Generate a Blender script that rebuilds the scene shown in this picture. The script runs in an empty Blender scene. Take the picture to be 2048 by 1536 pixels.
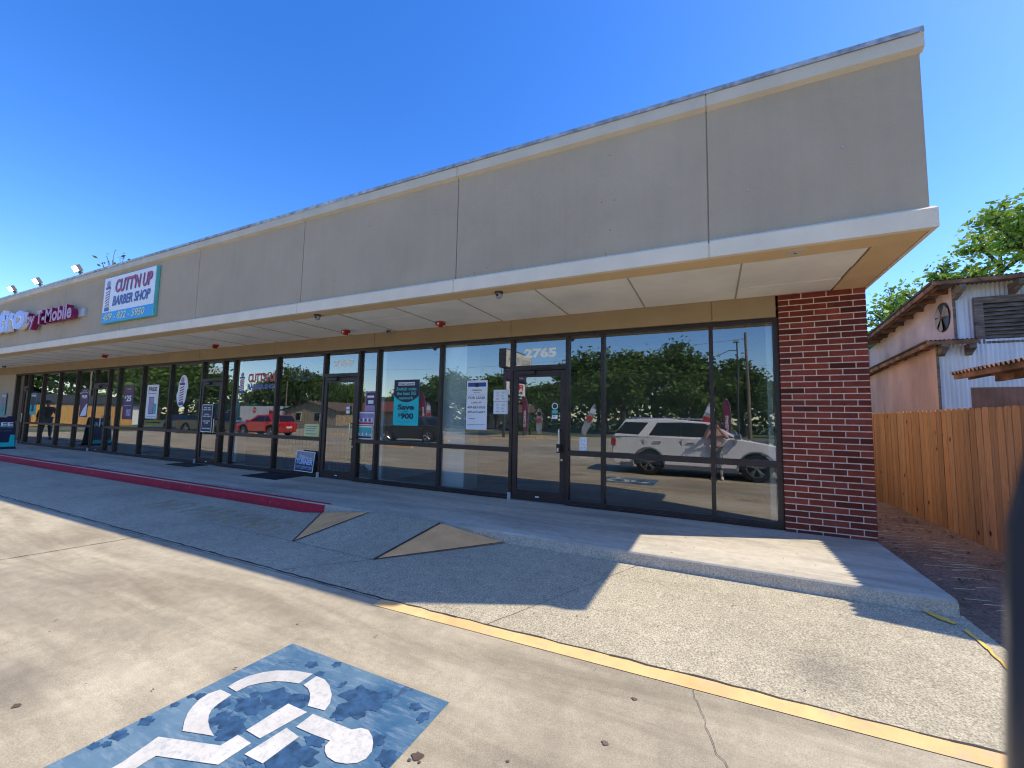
import bpy, bmesh, math, random
from mathutils import Vector, Matrix
R = math.radians
rnd = random.Random(7)
S = bpy.context.scene
COL = S.collection

# ---------------------------------------------------------------- camera, sky, sun, exposure
cam_d = bpy.data.cameras.new("camera")
cam = bpy.data.objects.new("camera", cam_d)
COL.objects.link(cam)
cam_d.sensor_width = 36.0
cam_d.lens = 14.594
cam_d.clip_start = 0.02
cam_d.clip_end = 2000
_y, _p, _r = 4.49953211e-01, 8.30328679e-02, 1.94684469e-02
fw = Vector((-math.sin(_y), math.cos(_y), 0)); rt = Vector((math.cos(_y), math.sin(_y), 0)); up = Vector((0, 0, 1))
F2 = math.cos(_p) * fw + math.sin(_p) * up; U2 = -math.sin(_p) * fw + math.cos(_p) * up
R2 = math.cos(_r) * rt + math.sin(_r) * U2; U3 = -math.sin(_r) * rt + math.cos(_r) * U2
M4 = Matrix((R2, U3, -F2)).transposed().to_4x4()
M4.translation = Vector((0, 0, 1.38))
cam.matrix_world = M4
cam_d.dof.use_dof = True
cam_d.dof.focus_distance = 6.0
cam_d.dof.aperture_fstop = 5.2
S.camera = cam

SUN = Vector((0.84, 0.365, 1.0)).normalized()
W = bpy.data.worlds.new("World"); S.world = W; W.use_nodes = True
wn = W.node_tree.nodes; wl = W.node_tree.links
bg = wn["Background"]
sky = wn.new("ShaderNodeTexSky"); sky.sky_type = 'NISHITA'; sky.sun_disc = False
sky.sun_elevation = math.asin(SUN.z); sky.sun_rotation = math.atan2(SUN.x, SUN.y)
sky.air_density = 1.0; sky.dust_density = 0.4; sky.ozone_density = 3.0; sky.altitude = 50
hs = wn.new("ShaderNodeHueSaturation"); hs.inputs["Saturation"].default_value = 1.34; hs.inputs["Hue"].default_value = .514
wl.new(sky.outputs[0], hs.inputs["Color"]); wl.new(hs.outputs[0], bg.inputs[0]); bg.inputs[1].default_value = 0.15
sd = bpy.data.lights.new("sun", 'SUN'); so = bpy.data.objects.new("sun", sd); COL.objects.link(so)
sd.energy = 3.1; sd.angle = R(0.55); sd.color = (1.0, 0.89, 0.70)
so.rotation_euler = SUN.to_track_quat('Z', 'Y').to_euler()
vs = S.view_settings
S.display_settings.display_device = 'sRGB'
vs.view_transform = 'Standard'; vs.look = 'None'; vs.exposure = 1.04; vs.gamma = 1.0; vs.use_curve_mapping = False
S.cycles.use_denoising = True; S.cycles.filter_width = 1.15
S.cycles.max_bounces = 8; S.cycles.transparent_max_bounces = 24

# ---------------------------------------------------------------- materials
MATS = {}
def nodes_of(name):
    m = bpy.data.materials.new(name); m.use_nodes = True
    nt = m.node_tree; return m, nt.nodes, nt.links, nt.nodes["Principled BSDF"]
def ramp(n, stops, interp='LINEAR'):
    r = n.new("ShaderNodeValToRGB"); r.color_ramp.interpolation = interp
    el = r.color_ramp.elements
    while len(el) < len(stops): el.new(0.5)
    for e, (p, c) in zip(el, stops):
        e.position = p; e.color = (c[0], c[1], c[2], 1) if hasattr(c, '__len__') else (c, c, c, 1)
    return r
def noise(n, l, vec, scale, detail=4, rough=.55, dist=0):
    t = n.new("ShaderNodeTexNoise"); t.inputs["Scale"].default_value = scale
    t.inputs["Detail"].default_value = detail; t.inputs["Roughness"].default_value = rough
    t.inputs["Distortion"].default_value = dist
    l.new(vec, t.inputs["Vector"]); return t
def mapped(n, l, scale=(1, 1, 1), rot=(0, 0, 0), kind="Object"):
    tc = n.new("ShaderNodeTexCoord"); mp = n.new("ShaderNodeMapping")
    mp.inputs["Scale"].default_value = scale; mp.inputs["Rotation"].default_value = rot
    l.new(tc.outputs[kind], mp.inputs["Vector"]); return mp.outputs[0]
def mix(n, l, a, b, fac, mode='MIX'):
    x = n.new("ShaderNodeMix"); x.data_type = 'RGBA'; x.blend_type = mode
    for sock, v in ((x.inputs[0], fac), (x.inputs[6], a), (x.inputs[7], b)):
        if hasattr(v, 'is_linked') or hasattr(v, 'links'): l.new(v, sock)
        elif isinstance(v, (int, float)): sock.default_value = v
        else: sock.default_value = (v[0], v[1], v[2], 1)
    return x.outputs[2]
def mat(name, color, rough=.6, metal=0, var=.12, vscale=3.0, bump=0, bscale=40, spec=.4, vstretch=(1, 1, 1), coat=0, trans=None):
    if name in MATS: return MATS[name]
    m, n, l, b = nodes_of(name)
    vec = mapped(n, l, vstretch)
    t = noise(n, l, vec, vscale, 6)
    lo = [max(0, c * (1 - var * 1.6)) for c in color]; hi = [min(1, c * (1 + var * 1.6)) for c in color]
    r = ramp(n, [(0.25, lo), (0.75, hi)])
    l.new(t.outputs[0], r.inputs[0]); l.new(r.outputs[0], b.inputs["Base Color"])
    b.inputs["Roughness"].default_value = rough; b.inputs["Metallic"].default_value = metal
    b.inputs["Specular IOR Level"].default_value = spec
    if coat: b.inputs["Coat Weight"].default_value = coat; b.inputs["Coat Roughness"].default_value = .03
    if bump:
        t2 = noise(n, l, vec, bscale, 5, .65)
        bp = n.new("ShaderNodeBump"); bp.inputs["Strength"].default_value = bump; bp.inputs["Distance"].default_value = .01
        l.new(t2.outputs[0], bp.inputs["Height"]); l.new(bp.outputs[0], b.inputs["Normal"])
    MATS[name] = m; return m

def concrete(name, c1, c2, speck=0.0, stain=(.5, .5), streak=True, bump=.35, dark=(.10, .09, .08), spscale=150, spots=()):
    m, n, l, b = nodes_of(name)
    v = mapped(n, l)
    big = noise(n, l, v, .55, 9, .62, .4)
    r1 = ramp(n, [(.30, c1), (.70, c2)]); l.new(big.outputs[0], r1.inputs[0])
    out = r1.outputs[0]
    if streak:
        v2 = mapped(n, l, (.35, 2.2, 1), (0, 0, R(8)))
        st = noise(n, l, v2, 1.1, 8, .65, .6)
        r2 = ramp(n, [(.36, (.60, .59, .58)), (.58, (1.05, 1.04, 1.03))]); l.new(st.outputs[0], r2.inputs[0])
        out = mix(n, l, out, r2.outputs[0], .75, 'MULTIPLY')
    mid = noise(n, l, v, 9, 6, .7); r3 = ramp(n, [(.3, .80), (.7, 1.12)]); l.new(mid.outputs[0], r3.inputs[0])
    out = mix(n, l, out, r3.outputs[0], .8, 'MULTIPLY')
    fine = noise(n, l, v, spscale, 3, .7)
    lo, hi = (1 - speck, 1 + speck * .9)
    r4 = ramp(n, [(.36, lo), (.64, hi)]); l.new(fine.outputs[0], r4.inputs[0])
    out = mix(n, l, out, r4.outputs[0], 1.0, 'MULTIPLY')
    # scattered dark gum / oil spots
    sp = n.new("ShaderNodeTexVoronoi"); sp.inputs["Scale"].default_value = 1.7; l.new(v, sp.inputs["Vector"])
    rr = ramp(n, [(.012, 1.0), (.022, 0.0)]); l.new(sp.outputs["Distance"], rr.inputs[0])
    out = mix(n, l, out, dark, rr.outputs[0])
    st2 = noise(n, l, v, .33, 5, .5, .8); r5 = ramp(n, [(.56, 0.0), (.74, stain[1])]); l.new(st2.outputs[0], r5.inputs[0])
    out = mix(n, l, out, dark, r5.outputs[0])
    for (sx, sy_, sr, sk) in spots:   # oily stains and broad darker patches, each at a fixed place
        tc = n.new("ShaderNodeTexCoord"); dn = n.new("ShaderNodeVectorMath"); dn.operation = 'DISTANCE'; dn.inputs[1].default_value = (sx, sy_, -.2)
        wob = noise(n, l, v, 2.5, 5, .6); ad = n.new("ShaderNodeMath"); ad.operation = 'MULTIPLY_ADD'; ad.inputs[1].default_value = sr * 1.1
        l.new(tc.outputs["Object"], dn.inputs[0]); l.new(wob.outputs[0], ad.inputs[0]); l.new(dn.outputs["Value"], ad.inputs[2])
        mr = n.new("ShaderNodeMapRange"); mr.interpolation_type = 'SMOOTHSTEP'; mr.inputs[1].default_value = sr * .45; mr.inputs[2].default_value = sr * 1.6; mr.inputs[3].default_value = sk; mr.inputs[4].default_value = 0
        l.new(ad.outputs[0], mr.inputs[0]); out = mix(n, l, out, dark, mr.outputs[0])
    l.new(out, b.inputs["Base Color"]); b.inputs["Roughness"].default_value = .88; b.inputs["Specular IOR Level"].default_value = .25
    bp = n.new("ShaderNodeBump"); bp.inputs["Strength"].default_value = bump; bp.inputs["Distance"].default_value = .006
    l.new(fine.outputs[0], bp.inputs["Height"]); l.new(bp.outputs[0], b.inputs["Normal"])
    MATS[name] = m; return m
def paint(name, col, under, wear=.45, scale=14, fade=None):
    """worn paint over concrete; fade=(x0,x1) lets it disappear towards x0"""
    m, n, l, b = nodes_of(name)
    v = mapped(n, l)
    t = noise(n, l, v, scale, 8, .75, .3)
    r = ramp(n, [(wear - .10, 0.0), (wear + .05, 1.0)]); l.new(t.outputs[0], r.inputs[0])
    t2 = noise(n, l, v, 3, 5, .6); r2 = ramp(n, [(.3, .78), (.7, 1.12)]); l.new(t2.outputs[0], r2.inputs[0])
    c = mix(n, l, col, r2.outputs[0], 1.0, 'MULTIPLY')
    o = mix(n, l, under, c, r.outputs[0])
    l.new(o, b.inputs["Base Color"]); b.inputs["Roughness"].default_value = .75; b.inputs["Specular IOR Level"].default_value = .3
    t3 = noise(n, l, v, 130, 3); bp = n.new("ShaderNodeBump"); bp.inputs["Strength"].default_value = .3; bp.inputs["Distance"].default_value = .005
    l.new(t3.outputs[0], bp.inputs["Height"]); l.new(bp.outputs[0], b.inputs["Normal"])
    MATS[name] = m; return m

m_lot = concrete('parking concrete', (.36, .31, .22), (.55, .485, .35), .20, (.5, .28), spots=((-.3, 1.7, 1.8, .36), (-3.8, 1.15, .5, .35), (-3.9, 1.8, .45, .25), (-5.5, .6, 1.0, .2)))  # first spot is a broad soft darkening of the near concrete
m_agg = concrete('aggregate concrete', (.385, .34, .24), (.51, .455, .325), .46, (.5, .25), False, .7, spscale=80, spots=((.60, 3.40, .38, .45),))
m_walk = concrete('sidewalk concrete', (.46, .42, .33), (.60, .545, .43), .10, (.5, .30), True, .2)
m_kerb = concrete('kerb concrete', (.44, .37, .28), (.62, .53, .40), .30, (.5, .3), False, .6, spscale=70)
m_red = paint('worn red paint', (.50, .026, .045), (.40, .37, .33), .36, 9)
m_yel = paint('worn yellow paint', (.82, .52, .22), (.52, .41, .27), .43, 11)
m_yel2 = paint('very faded yellow paint', (.46, .32, .12), (.34, .325, .29), .52, 14)
m_ramp = paint('ochre paint on ramp flares', (.98, .50, .20), (.72, .48, .30), .33, 12)
m_white = paint('worn white paint', (.60, .58, .53), (.40, .42, .43), .46, 26)
m_whitef = paint('faded white stencil', (.62, .60, .60), (.36, .05, .06), .48, 22)
m_crack = mat('dark joint', (.045, .04, .036), .9, var=.3)
m_dirt = concrete('bare dirt', (.15, .09, .06), (.34, .22, .15), .4, (.5, .8), False, 1.0, (.035, .028, .024), 35)
m_grass = mat('grass', (.10, .14, .035), .9, var=.45, vscale=1.5, bump=.8, bscale=30)
m_asph = mat('street asphalt', (.16, .155, .15), .9, var=.2, vscale=2, bump=.3, bscale=60)
def stucco(name, c):
    m, n, l, b = nodes_of(name); v = mapped(n, l)
    t = noise(n, l, v, .9, 7, .6, .3); r = ramp(n, [(.28, [x * .90 for x in c]), (.72, [x * 1.07 for x in c])]); l.new(t.outputs[0], r.inputs[0])
    v2 = mapped(n, l, (5, 5, .25)); t2 = noise(n, l, v2, 1.6, 6, .7); r2 = ramp(n, [(.35, .965), (.7, 1.02)]); l.new(t2.outputs[0], r2.inputs[0])
    o = mix(n, l, r.outputs[0], r2.outputs[0], 1.0, 'MULTIPLY')
    t3 = noise(n, l, v, 14, 6, .7); r3 = ramp(n, [(.68, 0.0), (.80, .35)]); l.new(t3.outputs[0], r3.inputs[0]); o = mix(n, l, o, [x * .6 for x in c], r3.outputs[0])
    l.new(o, b.inputs["Base Color"]); b.inputs["Roughness"].default_value = .93; b.inputs["Specular IOR Level"].default_value = .15
    f1 = noise(n, l, v, 70, 6, .75); bp = n.new("ShaderNodeBump"); bp.inputs["Strength"].default_value = .8; bp.inputs["Distance"].default_value = .012
    l.new(f1.outputs[0], bp.inputs["Height"]); l.new(bp.outputs[0], b.inputs["Normal"]); return m
m_stucco = stucco('taupe stucco', (.50, .40, .28))
m_band = mat('off white stucco trim', (.82, .71, .54), .9, var=.05, vscale=2.5, bump=.45, bscale=110, spec=.2)
m_cope = mat('cream stucco coping', (.62, .54, .42), .9, var=.06, vscale=2.5, bump=.4, bscale=110, spec=.2)
m_tan = mat('tan stucco', (.74, .53, .28), .9, var=.05, vscale=2.5, bump=.4, bscale=110, spec=.2)
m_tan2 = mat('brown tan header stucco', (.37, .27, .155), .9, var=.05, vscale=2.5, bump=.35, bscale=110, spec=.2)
m_flash = mat('galvanised flashing', (.45, .43, .40), .5, .5, var=.35, vscale=9)
m_panel = mat('white soffit panel', (.88, .84, .73), .85, var=.07, vscale=1.4, spec=.2)
m_brz = mat('dark bronze aluminium', (.045, .033, .029), .38, .3, var=.15, vscale=5)
m_black = mat('black plastic', (.012, .012, .014), .5, var=.1)
m_rubber = mat('black rubber', (.018, .018, .018), .85, var=.2)
m_brown = mat('brown mat fibre', (.05, .032, .025), .95, var=.3, bump=.5, bscale=200)
m_steel = mat('brushed steel', (.55, .55, .54), .28, .9, var=.08)
m_chrome = mat('alloy rim metal', (.62, .62, .63), .2, .9, var=.05)
m_rimdk = mat('dark alloy rim metal', (.34, .34, .35), .3, .7, var=.1)
m_wht = mat('white vinyl', (.80, .81, .82), .5, var=.03)
m_leafdry = mat('dry leaf scraps', (.05, .035, .025), .9, var=.4)
m_wht2 = mat('white plaster', (.92, .94, .95), .8, var=.05)
m_navy = mat('navy print', (.015, .020, .06), .45, var=.05)
m_num = mat('bright white vinyl', (.96, .98, .95), .4, var=.01)
m_teal = mat('teal print', (.0, .52, .53), .45, var=.04)
m_tealf = mat('faded teal print', (.10, .42, .38), .6, var=.06)
m_purple = mat('purple print', (.085, .035, .105), .5, var=.15, vscale=5)
m_lav = mat('lavender print', (.34, .27, .45), .5, var=.25, vscale=7)
m_mag = mat('magenta acrylic', (.42, .012, .13), .3, var=.08)
m_magd = mat('dark magenta fabric', (.20, .015, .075), .7, var=.15)
m_magd2 = mat('deep magenta returns', (.24, .008, .07), .3, var=.1)
m_viol = mat('violet acrylic', (.22, .19, .62), .3, var=.1)
m_redp = mat('red print', (.55, .03, .04), .45, var=.08)
m_blup = mat('royal blue print', (.03, .07, .30), .45, var=.08)
m_cyan = mat('sky blue print', (.0, .33, .70), .45, var=.05)
m_yelp = mat('pale yellow print', (.80, .76, .35), .6, var=.06)
m_pyel = mat('yellow card', (.72, .72, .30), .7, var=.08)
m_gryp = mat('grey print', (.30, .30, .33), .6, var=.25, vscale=30)
m_lgrey = mat('light grey metal', (.45, .46, .47), .5, .2, var=.1)
m_dgrey = mat('dark grey plastic', (.06, .062, .065), .45, var=.1)
m_redl = mat('red fire alarm plastic', (.42, .03, .03), .4, var=.1)
m_floor = mat('interior floor tile', (.085, .08, .075), .6, var=.3, vscale=2)
m_intw = mat('interior painted wall', (.62, .66, .65), .8, var=.05)
m_lime = mat('lime painted wall', (.34, .42, .10), .8, var=.05)
m_ceil = mat('interior ceiling tile', (.60, .60, .57), .9, var=.05)
m_wood = mat('old grey timber', (.17, .135, .115), .9, var=.5, vscale=3, vstretch=(1, 1, 6), bump=.6, bscale=30)
m_woodr = mat('weathered brown timber', (.22, .115, .07), .9, var=.6, vscale=4, bump=.6, bscale=30)
m_pink = mat('faded pink sheet metal', (.58, .36, .29), .75, var=.22, vscale=1.2, vstretch=(1, 1, .4), spec=.2)
m_pink2 = mat('pale mauve sheet metal', (.60, .45, .42), .75, var=.22, vscale=1.0, spec=.2)
m_corr = mat('whitewashed corrugated iron', (.64, .66, .70), .55, .15, var=.13, vscale=1.3, vstretch=(3, 3, .5))
m_corrb = mat('brown corrugated iron', (.20, .125, .10), .7, .1, var=.3, vscale=2)
m_rust = mat('rusty corrugated iron', (.20, .105, .075), .8, .1, var=.6, vscale=4)
m_roofm = mat('grey roof iron', (.17, .16, .16), .7, .2, var=.3, vscale=3)
m_bark = mat('bark', (.085, .065, .052), .95, var=.35, vscale=8, bump=.8, bscale=25)
m_pole = mat('weathered pole timber', (.24, .19, .14), .9, var=.3, vscale=6, vstretch=(4, 4, .4))
m_suv = mat('pearl white car paint', (.88, .90, .93), .28, var=.02, coat=1)
m_carb = mat('black car paint', (.012, .013, .018), .25, var=.1, coat=1)
m_carr = mat('red car paint', (.50, .012, .012), .25, var=.05, coat=1)
m_card = mat('dark blue car paint', (.012, .018, .04), .25, var=.1, coat=1)
m_carg = mat('dark grey car paint', (.035, .033, .035), .25, var=.1, coat=1)
m_cglass = mat('dark car glass', (.012, .015, .018), .06, var=.05, spec=.8)
m_clad = mat('grey car cladding', (.16, .165, .17), .5, var=.08)
m_tail = mat('red lamp lens', (.45, .01, .01), .15, var=.1, coat=1)
m_lamp = mat('clear lamp lens', (.75, .76, .78), .12, var=.05, coat=1)
m_skin = mat('skin', (.42, .24, .17), .6, var=.06)
m_hair = mat('brown hair', (.05, .026, .016), .6, var=.3, vscale=30)
m_blouse = mat('dusty pink knit', (.62, .40, .37), .9, var=.1, bump=.4, bscale=60)
m_legg = None
m_stone = mat('sandstone wall', (.40, .30, .20), .9, var=.5, vscale=5, bump=.5, bscale=12)
m_roofr = mat('red brown shingles', (.20, .055, .038), .9, var=.2, vscale=6)
m_roofb = mat('brown shingles', (.16, .11, .08), .9, var=.2, vscale=6)
m_roofk = mat('charcoal shingles', (.035, .038, .045), .9, var=.2, vscale=6)
m_sid = mat('cream siding', (.55, .52, .42), .8, var=.08)
m_hwhite = mat('white painted block', (.78, .78, .76), .8, var=.06)
m_brk2 = mat('dark red house brick', (.17, .055, .045), .9, var=.25, vscale=9)
m_dgreen = mat('dark green sheet', (.02, .07, .05), .7, var=.2)
m_stop = mat('stop sign red', (.50, .02, .02), .4, var=.05)
m_green = mat('street sign green', (.0, .20, .13), .4, var=.05)
m_sgnf = mat('cream acrylic sign face', (.72, .70, .58), .4, var=.07)

def emat(name, col, st):
    m, n, l, b = nodes_of(name); b.inputs["Base Color"].default_value = (*col, 1)
    b.inputs["Emission Color"].default_value = (*col, 1); b.inputs["Emission Strength"].default_value = st
    b.inputs["Roughness"].default_value = .4
    MATS[name] = m; return m

def glass_mat():
    m, n, l, b = nodes_of('tinted window glass'); n.remove(b)
    out = n["Material Output"]
    tr = n.new("ShaderNodeBsdfTransparent"); tr.inputs[0].default_value = (.74, .84, .82, 1)
    gl = n.new("ShaderNodeBsdfGlossy"); gl.inputs["Roughness"].default_value = 0.0; gl.inputs[0].default_value = (1, .99, .96, 1)
    fr = n.new("ShaderNodeFresnel"); fr.inputs[0].default_value = 1.5
    ma = n.new("ShaderNodeMath"); ma.operation = 'MULTIPLY_ADD'; ma.inputs[1].default_value = .9; ma.inputs[2].default_value = .19; ma.use_clamp = True
    l.new(fr.outputs[0], ma.inputs[0])
    v = mapped(n, l, (1.0, 1, .45))
    t = noise(n, l, v, 1.6, 1, .4); bp = n.new("ShaderNodeBump"); bp.inputs["Strength"].default_value = .04; bp.inputs["Distance"].default_value = .02
    l.new(t.outputs[0], bp.inputs["Height"]); l.new(bp.outputs[0], gl.inputs["Normal"])
    mx = n.new("ShaderNodeMixShader"); l.new(ma.outputs[0], mx.inputs[0]); l.new(tr.outputs[0], mx.inputs[1]); l.new(gl.outputs[0], mx.inputs[2])
    l.new(mx.outputs[0], out.inputs[0]); MATS['glass'] = m; return m
m_glass = glass_mat()

def blue_pad_mat():
    m, n, l, b = nodes_of('splashed blue pad paint')
    v = mapped(n, l)
    t = noise(n, l, v, 2.2, 8, .6, .3); r = ramp(n, [(.34, (.03, .105, .20)), (.62, (.12, .21, .28))]); l.new(t.outputs[0], r.inputs[0])
    v2 = mapped(n, l, (1.4, 7, 1), (0, 0, R(-12))); s = noise(n, l, v2, 5, 6, .7)
    r2 = ramp(n, [(.50, 0.0), (.72, .55)]); l.new(s.outputs[0], r2.inputs[0])
    o = mix(n, l, r.outputs[0], (.30, .36, .42), r2.outputs[0])
    d = noise(n, l, v, 7.5, 3, .5, .5); r3 = ramp(n, [(.70, 0.0), (.715, .8)]); l.new(d.outputs[0], r3.inputs[0])
    o = mix(n, l, o, (.035, .075, .15), r3.outputs[0])
    g = noise(n, l, v, 3.1, 8, .75, .2); r4 = ramp(n, [(.63, 0.0), (.72, .7)]); l.new(g.outputs[0], r4.inputs[0])
    o = mix(n, l, o, (.13, .15, .15), r4.outputs[0])
    l.new(o, b.inputs["Base Color"]); b.inputs["Roughness"].default_value = .6
    f = noise(n, l, v, 120, 3); bp = n.new("ShaderNodeBump"); bp.inputs["Strength"].default_value = .3; bp.inputs["Distance"].default_value = .005
    l.new(f.outputs[0], bp.inputs["Height"]); l.new(bp.outputs[0], b.inputs["Normal"]); return m
m_blue = blue_pad_mat()

def attr_mat(name, attr='tint', rough=.85, bump=.3, bscale=60, extra=None, spec=.2, trans=0):
    m, n, l, b = nodes_of(name)
    a = n.new("ShaderNodeAttribute"); a.attribute_name = attr
    v = mapped(n, l); t = noise(n, l, v, extra or 25, 5, .65); r = ramp(n, [(.3, .72), (.7, 1.22)]); l.new(t.outputs[0], r.inputs[0])
    o = mix(n, l, a.outputs["Color"], r.outputs[0], .8, 'MULTIPLY'); l.new(o, b.inputs["Base Color"])
    b.inputs["Roughness"].default_value = rough; b.inputs["Specular IOR Level"].default_value = spec
    if bump:
        t2 = noise(n, l, v, bscale, 4, .7); bp = n.new("ShaderNodeBump"); bp.inputs["Strength"].default_value = bump; bp.inputs["Distance"].default_value = .006
        l.new(t2.outputs[0], bp.inputs["Height"]); l.new(bp.outputs[0], b.inputs["Normal"])
    if trans:
        ts = n.new("ShaderNodeBsdfTranslucent"); l.new(o, ts.inputs[0]); mx = n.new("ShaderNodeMixShader"); mx.inputs[0].default_value = trans
        out = n["Material Output"]; l.new(b.outputs[0], mx.inputs[1]); l.new(ts.outputs[0], mx.inputs[2]); l.new(mx.outputs[0], out.inputs[0])
    MATS[name] = m; return m
m_brick = attr_mat('red brick', bump=.6, spec=.15, extra=9)
m_mortar = mat('mortar', (.78, .62, .50), .95, var=.15, vscale=20, bump=.6, bscale=90)
m_leaf = attr_mat('leaves', rough=.55, bump=0, extra=1.2, spec=.3, trans=.35)

def picket_mat():
    m, n, l, b = nodes_of('cedar pickets')
    a = n.new("ShaderNodeAttribute"); a.attribute_name = 'tint'
    v = mapped(n, l, (8, 8, .55)); t = noise(n, l, v, 3.2, 8, .65, 1.5); r = ramp(n, [(.30, .62), (.72, 1.25)]); l.new(t.outputs[0], r.inputs[0])
    o = mix(n, l, a.outputs["Color"], r.outputs[0], 1.0, 'MULTIPLY')
    v2 = mapped(n, l, (1, 1, .8)); k = n.new("ShaderNodeTexVoronoi"); k.inputs["Scale"].default_value = 3.4; l.new(v2, k.inputs["Vector"])
    rr = ramp(n, [(.05, 1.0), (.12, 0.0)]); l.new(k.outputs["Distance"], rr.inputs[0])
    o = mix(n, l, o, (.07, .022, .010), rr.outputs[0])
    l.new(o, b.inputs["Base Color"]); b.inputs["Roughness"].default_value = .8; b.inputs["Specular IOR Level"].default_value = .2
    return m
m_picket = picket_mat()

def camo_mat():
    m, n, l, b = nodes_of('patterned leggings')
    v = mapped(n, l); t = noise(n, l, v, 14, 3, .5); r = ramp(n, [(.46, (.05, .06, .08)), (.52, (.50, .52, .55))]); l.new(t.outputs[0], r.inputs[0])
    l.new(r.outputs[0], b.inputs["Base Color"]); b.inputs["Roughness"].default_value = .8; return m
m_legg = camo_mat()

# ---------------------------------------------------------------- mesh builder
_txt_cache = {}
def text_geo(s, bold=0.0):
    key = (s, bold)
    if key in _txt_cache: return _txt_cache[key]
    cu = bpy.data.curves.new('t', 'FONT'); cu.body = s; cu.resolution_u = 3; cu.fill_mode = 'FRONT'; cu.offset = bold; cu.size = 1
    ob = bpy.data.objects.new('t', cu); COL.objects.link(ob)
    dg = bpy.context.evaluated_depsgraph_get(); dg.update()
    me = bpy.data.meshes.new_from_object(ob.evaluated_get(dg))
    vv = [(v.co.x, v.co.y) for v in me.vertices]; ff = [tuple(p.vertices) for p in me.polygons]
    ed = {}
    for f in ff:
        for i in range(len(f)):
            a, b = f[i], f[(i + 1) % len(f)]
            k = (min(a, b), max(a, b)); ed.setdefault(k, []).append((a, b))
    bnd = [x[0] for x in ed.values() if len(x) == 1]
    bpy.data.objects.remove(ob); bpy.data.curves.remove(cu); bpy.data.meshes.remove(me)
    _txt_cache[key] = (vv, ff, bnd); return _txt_cache[key]

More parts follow.
